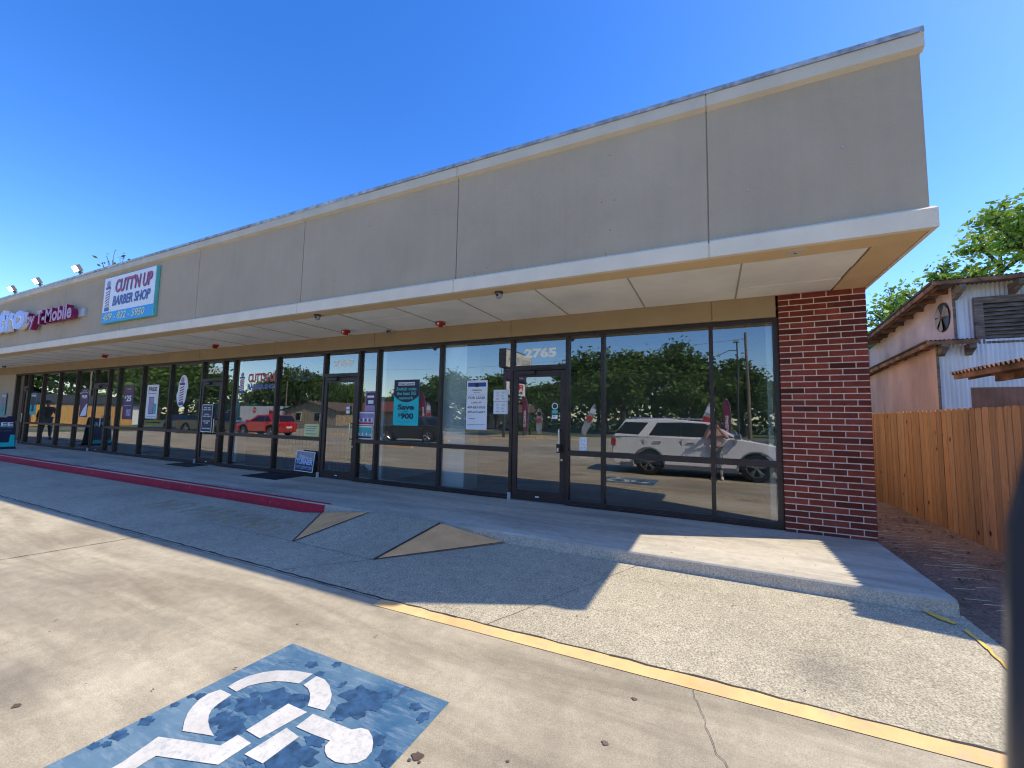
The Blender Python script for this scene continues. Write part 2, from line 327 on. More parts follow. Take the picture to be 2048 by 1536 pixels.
class MB:
    def __init__(s): s.v = []; s.f = []; s.m = []; s.tint = []; s.cur = None
    def add(s, vs, fs, mi=0):
        o = len(s.v); s.v += [tuple(p) for p in vs]
        for f in fs: s.f.append(tuple(i + o for i in f)); s.m.append(mi); s.tint.append(s.cur)
        return s
    def box(s, x0, x1, y0, y1, z0, z1, mi=0, M=None):
        p = [Vector((x, y, z)) for x in (x0, x1) for y in (y0, y1) for z in (z0, z1)]
        if M is not None: p = [M @ q for q in p]
        return s.add(p, [(0, 1, 3, 2), (4, 6, 7, 5), (0, 4, 5, 1), (2, 3, 7, 6), (0, 2, 6, 4), (1, 5, 7, 3)], mi)
    def quad(s, a, b, c, d, mi=0): return s.add([a, b, c, d], [(0, 1, 2, 3)], mi)
    def poly(s, pts, mi=0): return s.add(pts, [tuple(range(len(pts)))], mi)
    def prism(s, pts, f, a, b, mi=0):
        """2-D polygon pts; f(u,v,w)->xyz ; between w=a and w=b"""
        n = len(pts)
        vs = [f(u, v, a) for u, v in pts] + [f(u, v, b) for u, v in pts]
        fs = [tuple(range(n))[::-1], tuple(range(n, 2 * n))] + [(i, (i + 1) % n, n + (i + 1) % n, n + i) for i in range(n)]
        return s.add(vs, fs, mi)
    def tube(s, p0, p1, r0, r1=None, n=8, mi=0, cap=True):
        r1 = r0 if r1 is None else r1
        p0, p1 = Vector(p0), Vector(p1); d = (p1 - p0).normalized()
        a = d.orthogonal().normalized(); b = d.cross(a)
        vs = [p0 + (a * math.cos(t) + b * math.sin(t)) * r0 for t in [2 * math.pi * i / n for i in range(n)]]
        vs += [p1 + (a * math.cos(t) + b * math.sin(t)) * r1 for t in [2 * math.pi * i / n for i in range(n)]]
        fs = [(i, (i + 1) % n, n + (i + 1) % n, n + i) for i in range(n)]
        if cap: fs += [tuple(range(n))[::-1], tuple(range(n, 2 * n))]
        return s.add(vs, fs, mi)
    def path(s, pts, r, n=8, mi=0):
        for i in range(len(pts) - 1): s.tube(pts[i], pts[i + 1], r[i] if hasattr(r, '__len__') else r, r[i + 1] if hasattr(r, '__len__') else r, n, mi)
        return s
    def ball(s, c, rx, ry=None, rz=None, n=12, k=8, mi=0, lo=-1.0):
        ry = ry or rx; rz = rz or rx; vs = []; fs = []
        for j in range(k + 1):
            ph = math.asin(lo) + (math.pi / 2 - math.asin(lo)) * j / k
            for i in range(n):
                t = 2 * math.pi * i / n
                vs.append((c[0] + rx * math.cos(ph) * math.cos(t), c[1] + ry * math.cos(ph) * math.sin(t), c[2] + rz * math.sin(ph)))
        for j in range(k):
            for i in range(n): fs.append((j * n + i, j * n + (i + 1) % n, (j + 1) * n + (i + 1) % n, (j + 1) * n + i))
        fs.append(tuple(range(n))[::-1]); return s.add(vs, fs, mi)
    def text(s, t, x0, x1, z0, z1, y, mi=0, bold=.02, shear=0, depth=0, fn=None):
        vv, ff, bnd = text_geo(t, bold)
        ax = min(p[0] for p in vv); bx = max(p[0] for p in vv); az = min(p[1] for p in vv); bz = max(p[1] for p in vv)
        def P(p, yy):
            u = (p[0] - ax) / (bx - ax); w = (p[1] - az) / (bz - az)
            X = x0 + u * (x1 - x0) + shear * (w) * (z1 - z0); Z = z0 + w * (z1 - z0)
            return fn(X, Z) if fn else (X, yy, Z)
        o = [P(p, y) for p in vv]; s.add(o, ff, mi)
        if depth:
            o2 = o + [P(p, y + depth) for p in vv]; n = len(vv)
            s.add(o2, [(a, b, b + n, a + n) for a, b in bnd], mi)
        return s
    def build(s, name, mats, parent=None, smooth=False, bevel=0, kind=None, label=None, cat=None, group=None, loc=None, rot=None, ang=35):
        me = bpy.data.meshes.new(name); me.from_pydata(s.v, [], s.f)
        if not isinstance(mats, (list, tuple)): mats = [mats]
        for m_ in mats: me.materials.append(m_)
        me.polygons.foreach_set('material_index', s.m)
        if any(t is not None for t in s.tint):
            ca = me.color_attributes.new('tint', 'FLOAT_COLOR', 'CORNER'); buf = []
            for f, t in zip(s.f, s.tint):
                t = t or (1, 1, 1); buf += [t[0], t[1], t[2], 1] * len(f)
            ca.data.foreach_set('color', buf)
        if smooth:
            me.polygons.foreach_set('use_smooth', [True] * len(me.polygons)); me.set_sharp_from_angle(angle=R(ang))
        me.update()
        o = bpy.data.objects.new(name, me); COL.objects.link(o)
        if parent: o.parent = parent
        if loc: o.location = loc
        if rot: o.rotation_euler = rot
        if bevel:
            b = o.modifiers.new('bevel', 'BEVEL'); b.width = bevel; b.segments = 2; b.limit_method = 'ANGLE'; b.angle_limit = R(50)
        if kind: o['kind'] = kind
        if label: o['label'] = label
        if cat: o['category'] = cat
        if group: o['group'] = group
        return o
def thing(name, label, cat, loc=(0, 0, 0), rz=0, group=None):
    o = bpy.data.objects.new(name, None); COL.objects.link(o); o.location = loc; o.rotation_euler = (0, 0, rz)
    o.empty_display_size = .2; o['label'] = label; o['category'] = cat
    if group: o['group'] = group
    return o
def dup(root, loc, rz=0, label=None, scale=None, group=None):
    r = root.copy(); COL.objects.link(r); r.location = loc; r.rotation_euler = (r.rotation_euler[0], r.rotation_euler[1], rz)
    if scale: r.scale = scale
    if label: r['label'] = label
    if group: r['group'] = group
    for ch in list(root.children):
        c = ch.copy(); COL.objects.link(c); c.parent = r
        for g in list(ch.children):
            d = g.copy(); COL.objects.link(d); d.parent = c
    return r
def prof(y):
    P_ = [(-300, -.28), (0, -.277), (2.95, -.215), (4.70, -.125), (40, -.125)]
    for (a, za), (b, zb) in zip(P_, P_[1:]):
        if a <= y <= b: return za + (zb - za) * (y - a) / (b - a)
    return -.28

# ---------------------------------------------------------------- ground
g = MB(); X0, X1 = -400, 300
ys = [-400, -10, 0, 2.90]; zo = -.03
for a, b in zip(ys, ys[1:]): g.quad((X0, a, prof(max(a, -300)) + zo), (X1, a, prof(max(a, -300)) + zo), (X1, b, prof(b) + zo), (X0, b, prof(b) + zo))
g.quad((X0, 2.90, prof(2.9) + zo), (X1, 2.90, prof(2.9) + zo), (X1, 4.7, -.155), (X0, 4.7, -.155)); g.quad((X0, 4.7, -.155), (X1, 4.7, -.155), (X1, 400, -.155), (X0, 400, -.155))
g.build('ground', m_grass, kind='structure')
g = MB()
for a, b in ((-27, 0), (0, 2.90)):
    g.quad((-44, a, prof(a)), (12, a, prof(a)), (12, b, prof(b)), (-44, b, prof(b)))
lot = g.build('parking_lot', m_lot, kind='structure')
g = MB(); g.quad((-44, 2.90, prof(2.9) + .004), (1.86, 2.90, prof(2.9) + .004), (1.78, 4.70, -.125), (-44, 4.70, -.125))
apron = g.build('pavement', m_agg, kind='structure')
g = MB(); g.quad((-300, -42, -.29), (300, -42, -.29), (300, -33, -.29), (-300, -33, -.29)); g.quad((-57, -33, -.29), (-48, -33, -.29), (-48, 60, -.29), (-57, 60, -.29))
g.build('road', m_asph, kind='structure')
# sidewalk slab with rounded kerb nose, lowered at the ramp
SWF = 4.66
sw = MB()
def swz(x):  # kerb everywhere, ramp top stays level with walk
    return 0.0
prof2 = [(6.75, 0.0), (SWF + .035, 0.0), (SWF + .012, -.006), (SWF, -.022), (SWF - .006, -.14)]
xs = [-44] + [x * 1.0 for x in range(-43, 2)] + [1.74]
for x0, x1 in zip(xs, xs[1:]):
    for (ya, za), (yb, zb) in zip(prof2, prof2[1:]):
        sw.quad((x0, yb, zb), (x1, yb, zb), (x1, ya, za), (x0, ya, za))
sw.quad((1.74, SWF - .006, -.14), (1.74, 6.75, -.14), (1.74, 6.75, 0), (1.74, SWF, 0))
sw.build('sidewalk', m_walk, kind='structure')
kf = MB(); kf.quad((-5.40, SWF - .010, -.135), (1.742, SWF - .010, -.135), (1.742, SWF - .003, -.020), (-5.40, SWF - .003, -.020))
kf.quad((1.744, SWF - .006, -.14), (1.744, 6.5, -.14), (1.744, 6.5, -.004), (1.744, SWF, -.022))
kf.build('kerb', m_kerb, kind='structure')
# red fire-lane paint on kerb top, face and a strip of pavement
rp = MB()
rp.quad((-44, SWF + .04, .003), (-5.30, SWF + .04, .003), (-5.40, SWF + .10, .003), (-44, SWF + .30, .003))
rp.quad((-44, SWF - .016, -.13), (-5.42, SWF - .016, -.13), (-5.42, SWF - .006, -.018), (-44, SWF - .006, -.018))
rp.quad((-44, SWF - .006, -.018), (-5.42, SWF - .006, -.018), (-5.36, SWF + .042, .003), (-44, SWF + .042, .003))
rp.quad((-44, SWF - .10, prof(4.56) + .003), (-5.75, SWF - .13, prof(4.53) + .003), (-5.45, SWF - .012, -.121), (-44, SWF - .012, -.121))
rpo = rp.build('red_kerb_paint', m_red, kind='structure')
rt_ = MB()
for s_, a, b in (("NO PARKING", -6.95, -5.95), ("FIRE LANE", -8.15, -7.30), ("NO PARKING", -13.2, -12.0), ("FIRE LANE", -14.9, -13.8)):
    rt_.text(s_, a, b, 0, .12, 0, bold=.015, fn=lambda X, Z: (X, SWF + .085 + Z, .0065))
rt_.build('kerb_lettering', m_whitef, rpo)
# curb ramp with ochre flares
rmp = MB(); A = (-4.675, 3.569, prof(3.569) + .003); B2 = (-3.348, 3.564, prof(3.564) + .003); Tl = (-4.45, 4.60, .002); Tr = (-3.22, 4.60, .002)
rmp.quad(A, B2, Tr, Tl); rmp.quad(Tl, Tr, (-3.22, 4.70, .004), (-4.45, 4.70, .004))
rmpo = rmp.build('ramp', m_agg, kind='structure')
fl = MB(); fl.poly([(-5.45, 4.64, -.120), A[:2] + (A[2] + .004,), (-4.45, 4.60, .006)]); fl.poly([B2[:2] + (B2[2] + .004,), (-2.30, 4.64, -.120), (-3.22, 4.60, .006)])
fl.build('ramp_flare', m_ramp, rmpo)
fe = MB()
for a, b, w in (((-5.45, 4.64, -.1195), A, .010), (A, Tl, .010), (B2, Tr, .018), (B2, (-2.30, 4.64, -.119), .010)):
    a = Vector(a) + Vector((0, 0, .008)); b = Vector(b) + Vector((0, 0, .008)); d = (b - a).normalized(); n_ = d.cross(Vector((0, 0, 1))).normalized() * w
    fe.quad(a - n_, b - n_, b + n_, a + n_)
fe.build('ramp_edge_line', m_crack, rmpo)
# joints and cracks
def strip(mb, pts, w, dz=.006, jit=0.0, step=.12):
    P_ = []
    for (xa, ya), (xb, yb) in zip(pts, pts[1:]):
        n = max(1, int(math.hypot(xb - xa, yb - ya) / step))
        for i in range(n): P_.append((xa + (xb - xa) * i / n + rnd.uniform(-jit, jit), ya + (yb - ya) * i / n + rnd.uniform(-jit, jit)))
    P_.append(pts[-1])
    for i in range(len(P_) - 1):
        (xa, ya), (xb, yb) = P_[i], P_[i + 1]; d = Vector((xb - xa, yb - ya)); 
        if d.length < 1e-6: continue
        d.normalize(); nx, ny = -d.y, d.x; wa = w * rnd.uniform(.6, 1.3) if jit else w
        mb.quad((xa - nx * wa, ya - ny * wa, prof(ya) + dz), (xb - nx * wa, yb - ny * wa, prof(yb) + dz), (xb + nx * wa, yb + ny * wa, prof(yb) + dz), (xa + nx * wa, ya + ny * wa, prof(ya) + dz))
cr = MB(); strip(cr, [(-44, 2.945), (-2.6, 2.925), (1.9, 3.03)], .009, .008, .008); cr.build('expansion_joint', m_crack, lot)
cr = MB(); strip(cr, [(-6.6, 2.90), (-6.95, 1.6), (-7.6, -2)], .006, .005, .006); strip(cr, [(-.12, 2.84), (-.05, 2.5), (.08, 2.2), (.12, 1.7), (.3, 1.1)], .0013, .005, .016, .05)
strip(cr, [(-14, 2.90), (-14.4, -6)], .006, .005, .006)
cr.build('slab_crack', m_crack, lot)
cr = MB(); strip(cr, [(-4.0, 2.95), (-3.36, 3.56)], .003, .008, .004); strip(cr, [(-3.34, 3.56), (-6.8, 3.60)], .002, .008, .004); strip(cr, [(-.72, 4.64), (-1.6, 2.95)], .002, .008, .004)
cr.build('pavement_crack', m_crack, apron)
yl = MB(); yl.quad((-2.62, 2.80, prof(2.80) + .004), (1.9, 2.90, prof(2.9) + .004), (1.9, 3.02, prof(3.02) + .007), (-2.62, 2.925, prof(2.925) + .006)); yl.build('painted_line', m_yel, lot)
# faded stencil and scribble
st = MB(); st.text("NO PARKING", -8.5, -5.35, 3.66, 4.16, 0, bold=.01, fn=lambda X, Z: (X, Z, prof(Z) + .006)); st.build('faded_stencil', m_yel2, apron)
st = MB(); strip(st, [(1.52, 4.66), (1.66, 4.50)], .03, .010, .004, .05); strip(st, [(1.68, 4.42), (1.69, 4.2), (1.68, 3.9), (1.70, 3.6)], .012, .010, .004, .05); st.build('paint_scribble', mat('orange marking spray', (.85, .48, .08), .7, var=.2, vscale=12), apron)
# blue pad + accessible symbol
bp_ = MB()
padc = [(-2.695, 2.107), (-1.372, 2.107), (-1.372, .78), (-2.80, .78)]
bp_.poly([(x, y, prof(y) + .004) for x, y in padc]); pad = bp_.build('blue_parking_pad', m_blue, lot)
SY = {'arcL': [(-2.628, 1.592), (-2.652, 1.542), (-2.646, 1.49), (-2.615, 1.439), (-2.583, 1.4), (-2.532, 1.36), (-2.468, 1.32), (-2.29, 1.372), (-2.362, 1.391), (-2.42, 1.415), (-2.467, 1.443), (-2.499, 1.477), (-2.513, 1.515), (-2.524, 1.594)],
'arcT': [(-2.617, 1.627), (-2.618, 1.686), (-2.605, 1.742), (-2.564, 1.804), (-2.504, 1.855), (-2.397, 1.906), (-2.273, 1.934), (-2.268, 1.833), (-2.352, 1.81), (-2.419, 1.781), (-2.478, 1.732), (-2.515, 1.685), (-2.527, 1.622)],
'arcR': [(-2.234, 1.928), (-2.161, 1.928), (-2.091, 1.902), (-2.012, 1.851), (-1.965, 1.799), (-1.942, 1.744), (-2.057, 1.727), (-2.09, 1.768), (-2.132, 1.802), (-2.179, 1.826), (-2.232, 1.837)],
'b1': [(-2.168, 1.691), (-2.017, 1.693), (-2.069, 1.464), (-2.184, 1.467)], 'b2': [(-2.014, 1.569), (-1.905, 1.558), (-1.914, 1.376), (-2.042, 1.371)],
'head': [(-1.978, 1.698), (-1.834, 1.704), (-1.705, 1.71), (-1.671, 1.74), (-1.625, 1.746), (-1.576, 1.722), (-1.54, 1.691), (-1.511, 1.651), (-1.506, 1.608), (-1.524, 1.575), (-1.563, 1.549), (-1.62, 1.532), (-1.679, 1.536), (-1.718, 1.555), (-1.741, 1.578), (-1.745, 1.61), (-1.855, 1.6), (-1.977, 1.595)],
'leg': [(-2.532, 1.246), (-2.198, 1.351), (-2.19, 1.43), (-2.079, 1.426), (-2.091, 1.281), (-2.405, 1.18), (-2.406, 1.132), (-2.394, .92), (-2.30, .88), (-2.33, .82), (-2.52, .84), (-2.501, 1.092)]}
SPL = [(-2.364, 1.999, 0.043, 0.033), (-2.221, 2.071, 0.029, 0.028), (-2.238, 1.956, 0.03, 0.026), (-2.411, 1.66, 0.028, 0.024), (-2.278, 1.696, 0.096, 0.067), (-2.347, 1.589, 0.101, 0.057), (-2.168, 1.704, 0.09, 0.071), (-2.673, 1.51, 0.034, 0.025), (-2.735, 1.486, 0.02, 0.017), (-2.728, 1.409, 0.024, 0.02), (-2.72, 1.276, 0.041, 0.03), (-2.732, 1.166, 0.044, 0.031), (-2.78, 1.08, 0.029, 0.02), (-2.704, 1.112, 0.027, 0.017), (-2.391, 1.456, 0.047, 0.055), (-2.29, 1.459, 0.063, 0.059), (-2.248, 1.405, 0.061, 0.038), (-2.22, 1.448, 0.041, 0.037), (-2.493, 1.53, 0.04, 0.038), (-1.519, 1.993, 0.036, 0.026), (-1.432, 1.948, 0.029, 0.042), (-1.538, 1.715, 0.036, 0.041), (-1.829, 1.91, 0.137, 0.082), (-1.809, 1.83, 0.089, 0.07), (-1.739, 1.974, 0.051, 0.049), (-1.844, 1.779, 0.055, 0.057), (-1.425, 1.664, 0.046, 0.042), (-1.811, 1.485, 0.114, 0.056), (-1.865, 1.42, 0.085, 0.05), (-1.815, 1.577, 0.059, 0.032), (-2.029, 1.946, 0.017, 0.031), (-2.095, 1.776, 0.05, 0.021), (-1.385, 1.634, 0.033, 0.023), (-1.983, 1.361, 0.028, 0.021)]
m_spl = mat('dark blue paint splash', (.032, .082, .165), .5, var=.35, vscale=20)
sp_ = MB()
for i, (x, y, ra, rb) in enumerate(SPL):
    pts = []
    for k in range(26):
        t = 2 * math.pi * k / 26; r_ = 1 + .16 * math.sin(5 * t + i) + .12 * math.sin(9 * t + 2.3 * i) + rnd.uniform(-.035, .035); x = max(x, -2.80 + (y - .78) * .079 + ra * 1.1); pts.append((x + ra * r_ * math.cos(t), y + rb * r_ * math.sin(t)))
    sp_.poly([(min(-1.375, a), b, prof(b) + .0052 + .00005 * i) for a, b in pts])
sp_.build('paint_splash', m_spl, pad)
m_brnst = mat('brown stain', (.12, .085, .06), .8, var=.3); sp_ = MB()
for i, (x, y, ra) in enumerate(((-1.30, 1.735, .030), (-3.49, 1.02, .022), (-.435, 2.61, .016), (-.512, 2.215, .018), (-1.32, 1.70, .010), (-1.27, 1.71, .008), (-2.9, 2.3, .008), (-.9, 1.9, .008))):
    sp_.poly([(x + ra * (1 + .25 * math.sin(4 * t + i) + rnd.uniform(-.15, .15)) * math.cos(t), y + ra * .8 * (1 + .2 * math.sin(3 * t)) * math.sin(t), prof(y) + .0045) for t in [2 * math.pi * k / 18 for k in range(18)]])
sp_.build('stain_spot', m_brnst, lot)
sy = MB()
for k_, pts in SY.items(): sy.poly([(x, y, prof(y) + .008) for x, y in pts])
sy.build('wheelchair_symbol', m_white, pad)
# far side bay lines
bl = MB()
for i in range(9): strip(bl, [(-12 - 3 * i, -6), (-12 - 3 * i, -11)], .05, .004, 0, 5)
bl.build('bay_line', m_yel2, lot)
# dirt side yard
d = MB(); N = 26
for i in range(N):
    for j in range(30):
        def Z(x, y): return prof(y) + .012 + .022 * math.sin(x * 3.1 + y * 1.7) * math.cos(y * 2.3 - x) + .07 * max(0, min(1, (x - 1.9) / 1.2)) - .02
        x0 = 1.70 + i * .2; y0 = 2.6 + j * .6
        d.quad((x0, y0, Z(x0, y0)), (x0 + .2, y0, Z(x0 + .2, y0)), (x0 + .2, y0 + .6, Z(x0 + .2, y0 + .6)), (x0, y0 + .6, Z(x0, y0 + .6)))
d.build('dirt', m_dirt, kind='structure', smooth=True, ang=80)
m_straw = mat('dry straw', (.62, .50, .30), .8, var=.2)
sl = MB()
for i in range(85):
    x = rnd.uniform(1.9, 2.9); y = rnd.uniform(4.6, 8.6); a = rnd.gauss(0, .16); L_ = rnd.uniform(.05, .38) * (1 if y > 5.6 else .5); z = prof(y) + .035 + .07 * max(0, min(1, (x - 1.9) / 1.2))
    if x + L_ > 2.75: continue
    sl.tube((x, y, z), (x + L_ * math.cos(a), y + L_ * math.sin(a), z + .012), .0035, .002, 5)
sl.build('straw_litter', m_straw, kind='stuff', label='dry straw stalks strewn over the bare dirt beside the brick pier', cat='straw')
lb = MB()
for i in range(150):
    x = rnd.uniform(1.85, 2.85); y = rnd.uniform(3.6, 9.0); r_ = rnd.uniform(.008, .03); z = prof(y) + .02 + .07 * max(0, min(1, (x - 1.9) / 1.2))
    lb.ball((x, y, z), r_, r_ * rnd.uniform(.6, 1.4), r_ * .5, 6, 3)
lb.build('clod_litter', m_dirt, kind='stuff', label='small clods and scraps on the dirt along the fence', cat='clods')

ll = MB()
for i in range(150):
    x = rnd.uniform(-9, 1.7); y = rnd.choice((rnd.uniform(4.75, 6.4), rnd.uniform(.6, 4.5))); z = .0045 if y > 4.7 else prof(y) + .010; s_ = rnd.uniform(.004, .011); a = rnd.uniform(0, 3.14)
    ll.add([(x + s_ * math.cos(a + t) * k_, y + s_ * math.sin(a + t) * k_, z + .003 * (k_ > 1)) for t, k_ in ((0, 1.4), (1.3, .6), (3.14, 1.3), (4.6, .5))], [(0, 1, 2, 3)])
ll.build('leaf_litter', m_leafdry, kind='stuff', label='tiny dark leaf scraps scattered over the walk and pavement', cat='leaf scraps')
# ---------------------------------------------------------------- the shopping strip
bld = thing('shopping_strip', 'long one storey taupe stucco shop row with dark windows and a red brick end pier', 'shop building')
GY = 6.60; XL, XR = -31.0, 1.76
SOF = 3.11
jx = [XR] + [0.0 - 3.2 * k for k in range(0, 11)]; jx[-1] = XL
f = MB()
for a, b in zip(jx, jx[1:]):
    r_ = a - (.0 if a == XR else .007); l_ = b + (.0 if b == XL else .007)
    f.box(l_, r_, 4.75, 4.98, 3.30, 4.772)
f.box(XL + .02, XR - .02, 4.765, 5.02, 3.2, 4.85)
f.box(XR - .26, XR, 4.985, 17, 3.13, 4.86)
f.box(XR - .24, XR - .002, 6.9, 17, -.15, 3.12)
f.box(XL, XL + .2, 4.99, 17, -.15, 4.86); f.box(XL, XR - .3, 16.8, 17, -.15, 4.86)
f.build('fascia', m_stucco, bld)
rf = MB(); rf.box(XL + .2, XR - .27, 5.03, 16.8, 4.30, 4.42); rf.build('roof', m_roofm, bld)
b_ = MB()
for a, b in zip(jx, jx[1:]):
    r_ = (XR + .035) if a == XR else a - .006; l_ = b if b == XL else b + .006
    b_.add([(l_, 4.69, 3.105), (r_, 4.69, 3.105), (r_, 4.69, 3.275), (l_, 4.69, 3.275), (l_, 4.752, 3.315), (r_, 4.752, 3.315), (l_, 4.752, 3.105), (r_, 4.752, 3.105)], [(0, 1, 2, 3), (3, 2, 5, 4), (0, 6, 7, 1), (1, 7, 5, 2), (0, 3, 4, 6)])
b_.box(XR + .002, XR + .035, 4.755, 16, 3.105, 3.29); b_.box(XL, XR, 4.70, 4.80, 3.112, 3.26)
b_.build('lower_trim_band', m_band, bld)
c_ = MB()
for a, b in zip(jx, jx[1:]):
    r_ = (XR + .02) if a == XR else a - .004; l_ = b if b == XL else b + .004
    c_.box(l_, r_, 4.695, 4.76, 4.792, 4.93); c_.add([(l_, 4.695, 4.792), (r_, 4.695, 4.792), (r_, 4.752, 4.765), (l_, 4.752, 4.765)], [(0, 1, 2, 3)])
c_.box(XL, XR, 4.71, 5.05, 4.80, 4.925); c_.box(XR + .001, XR + .02, 4.765, 16, 4.79, 4.93)
c_.build('coping_band', m_cope, bld)
fl_ = MB(); segs = [XL]
while segs[-1] < XR - 3.5: segs.append(segs[-1] + rnd.uniform(2.7, 3.1))
segs.append(XR + .03)
for i, (a, b) in enumerate(zip(segs, segs[1:])):
    ov = .04 if b < XR else -.015
    w0, w1 = rnd.uniform(-.004, .006), rnd.uniform(-.004, .006); o = .003 * (i % 2)
    fl_.add([(a, 4.684 - o + w0, 4.925), (b + ov, 4.684 - o + w1, 4.925), (b + ov, 4.684 - o, 4.975), (a, 4.684 - o, 4.975), (a, 5.06, 4.98), (b + ov, 5.06, 4.98)], [(0, 1, 2, 3), (3, 2, 5, 4)])
fl_.box(XR + .021, XR + .025, 4.70, 16, 4.93, 4.972)
fl_.build('roof_flashing', m_flash, bld)
# soffit
s_ = MB(); s_.box(XL, XR - .005, 4.755, 5.03, SOF, SOF + .05); s_.box(1.43, XR - .005, 5.032, 6.50, SOF, SOF + .05); s_.build('soffit_border', m_tan, bld)
s_ = MB(); yj = [5.045, 5.60, 6.02, 6.545]; x = 1.42
s_2 = MB(); s_2.box(XL, 1.428, 5.032, 6.56, SOF + .03, SOF + .06); s_2.build('soffit_backing', m_crack, bld)
xj = [1.42]; xx = .32
while xx > XL: xj.append(xx); xx -= 1.22
xj.append(XL + .1)
for a, b in zip(xj, xj[1:]):
    for ya, yb in zip(yj, yj[1:]):
        dz = rnd.uniform(0, .006) + (.006 if (a == 1.42 and ya == 5.60) else 0)
        s_.box(b + .010, a - .010, ya + .004, yb - .004, SOF + dz + .004, SOF + dz + .016)
s_.build('soffit_panel', m_panel, bld)
m_batt = mat('soffit batten paint', (.42, .38, .30), .8, var=.1)
for x in xj[1:-1]: tb = MB(); tb.box(x - .0095, x + .0095, 5.04, 6.54, SOF + .001, SOF + .026); tb.build('soffit_batten', m_batt, bld)
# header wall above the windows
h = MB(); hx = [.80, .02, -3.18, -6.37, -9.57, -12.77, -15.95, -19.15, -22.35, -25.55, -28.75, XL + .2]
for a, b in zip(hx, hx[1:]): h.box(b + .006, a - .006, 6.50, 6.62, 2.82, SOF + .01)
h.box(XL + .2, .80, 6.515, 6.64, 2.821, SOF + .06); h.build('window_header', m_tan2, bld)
# brick pier with real bricks
br = MB(); mo = MB(); ch = 3.11 / 39.5; bh = ch - .014; BL = .272
def tint():
    k = rnd.uniform(.62, 1.35) * (.6 if rnd.random() < .12 else 1); u = rnd.random()
    return (.215 * k, .042 * k + .008 * u, .024 * k + .010 * u)
PX0, PX1, PY = .825, 1.757, 6.49
for c in range(40):
    z0 = c * ch - .03; z1 = min(z0 + bh, SOF - .003); z0 = max(z0, .001)
    if z1 <= z0: continue
    off = (c % 2) * BL * .5; x = PX0 - BL + off + .13
    while x < PX1:
        a = max(PX0, x); e = min(PX1, x + BL - .013)
        if e - a > .02:
            br.cur = tint(); j = rnd.uniform(-.0015, .0015); br.box(a, e, PY + j, PY + .09, z0, z1)
        x += BL
    for (sx0, sx1, ya, yb) in ((PX1 - .09, PX1 + .001, PY + .092, PY + .5), (PX0 - .001, PX0 + .09, PY + .092, 6.62)):
        y = ya + (.06 if c % 2 else 0)
        br.cur = tint(); br.box(sx0, sx1, y, min(yb, y + .25), z0, z1)
        if yb > y + .27: br.cur = tint(); br.box(sx0, sx1, y + .263, yb, z0, z1)
pier = br.build('brick_pier', m_brick, bld)
mo.box(PX0 + .004, PX1 - .004, PY + .006, 7.0, 0, SOF - .001); mo.build('mortar', m_mortar, pier)

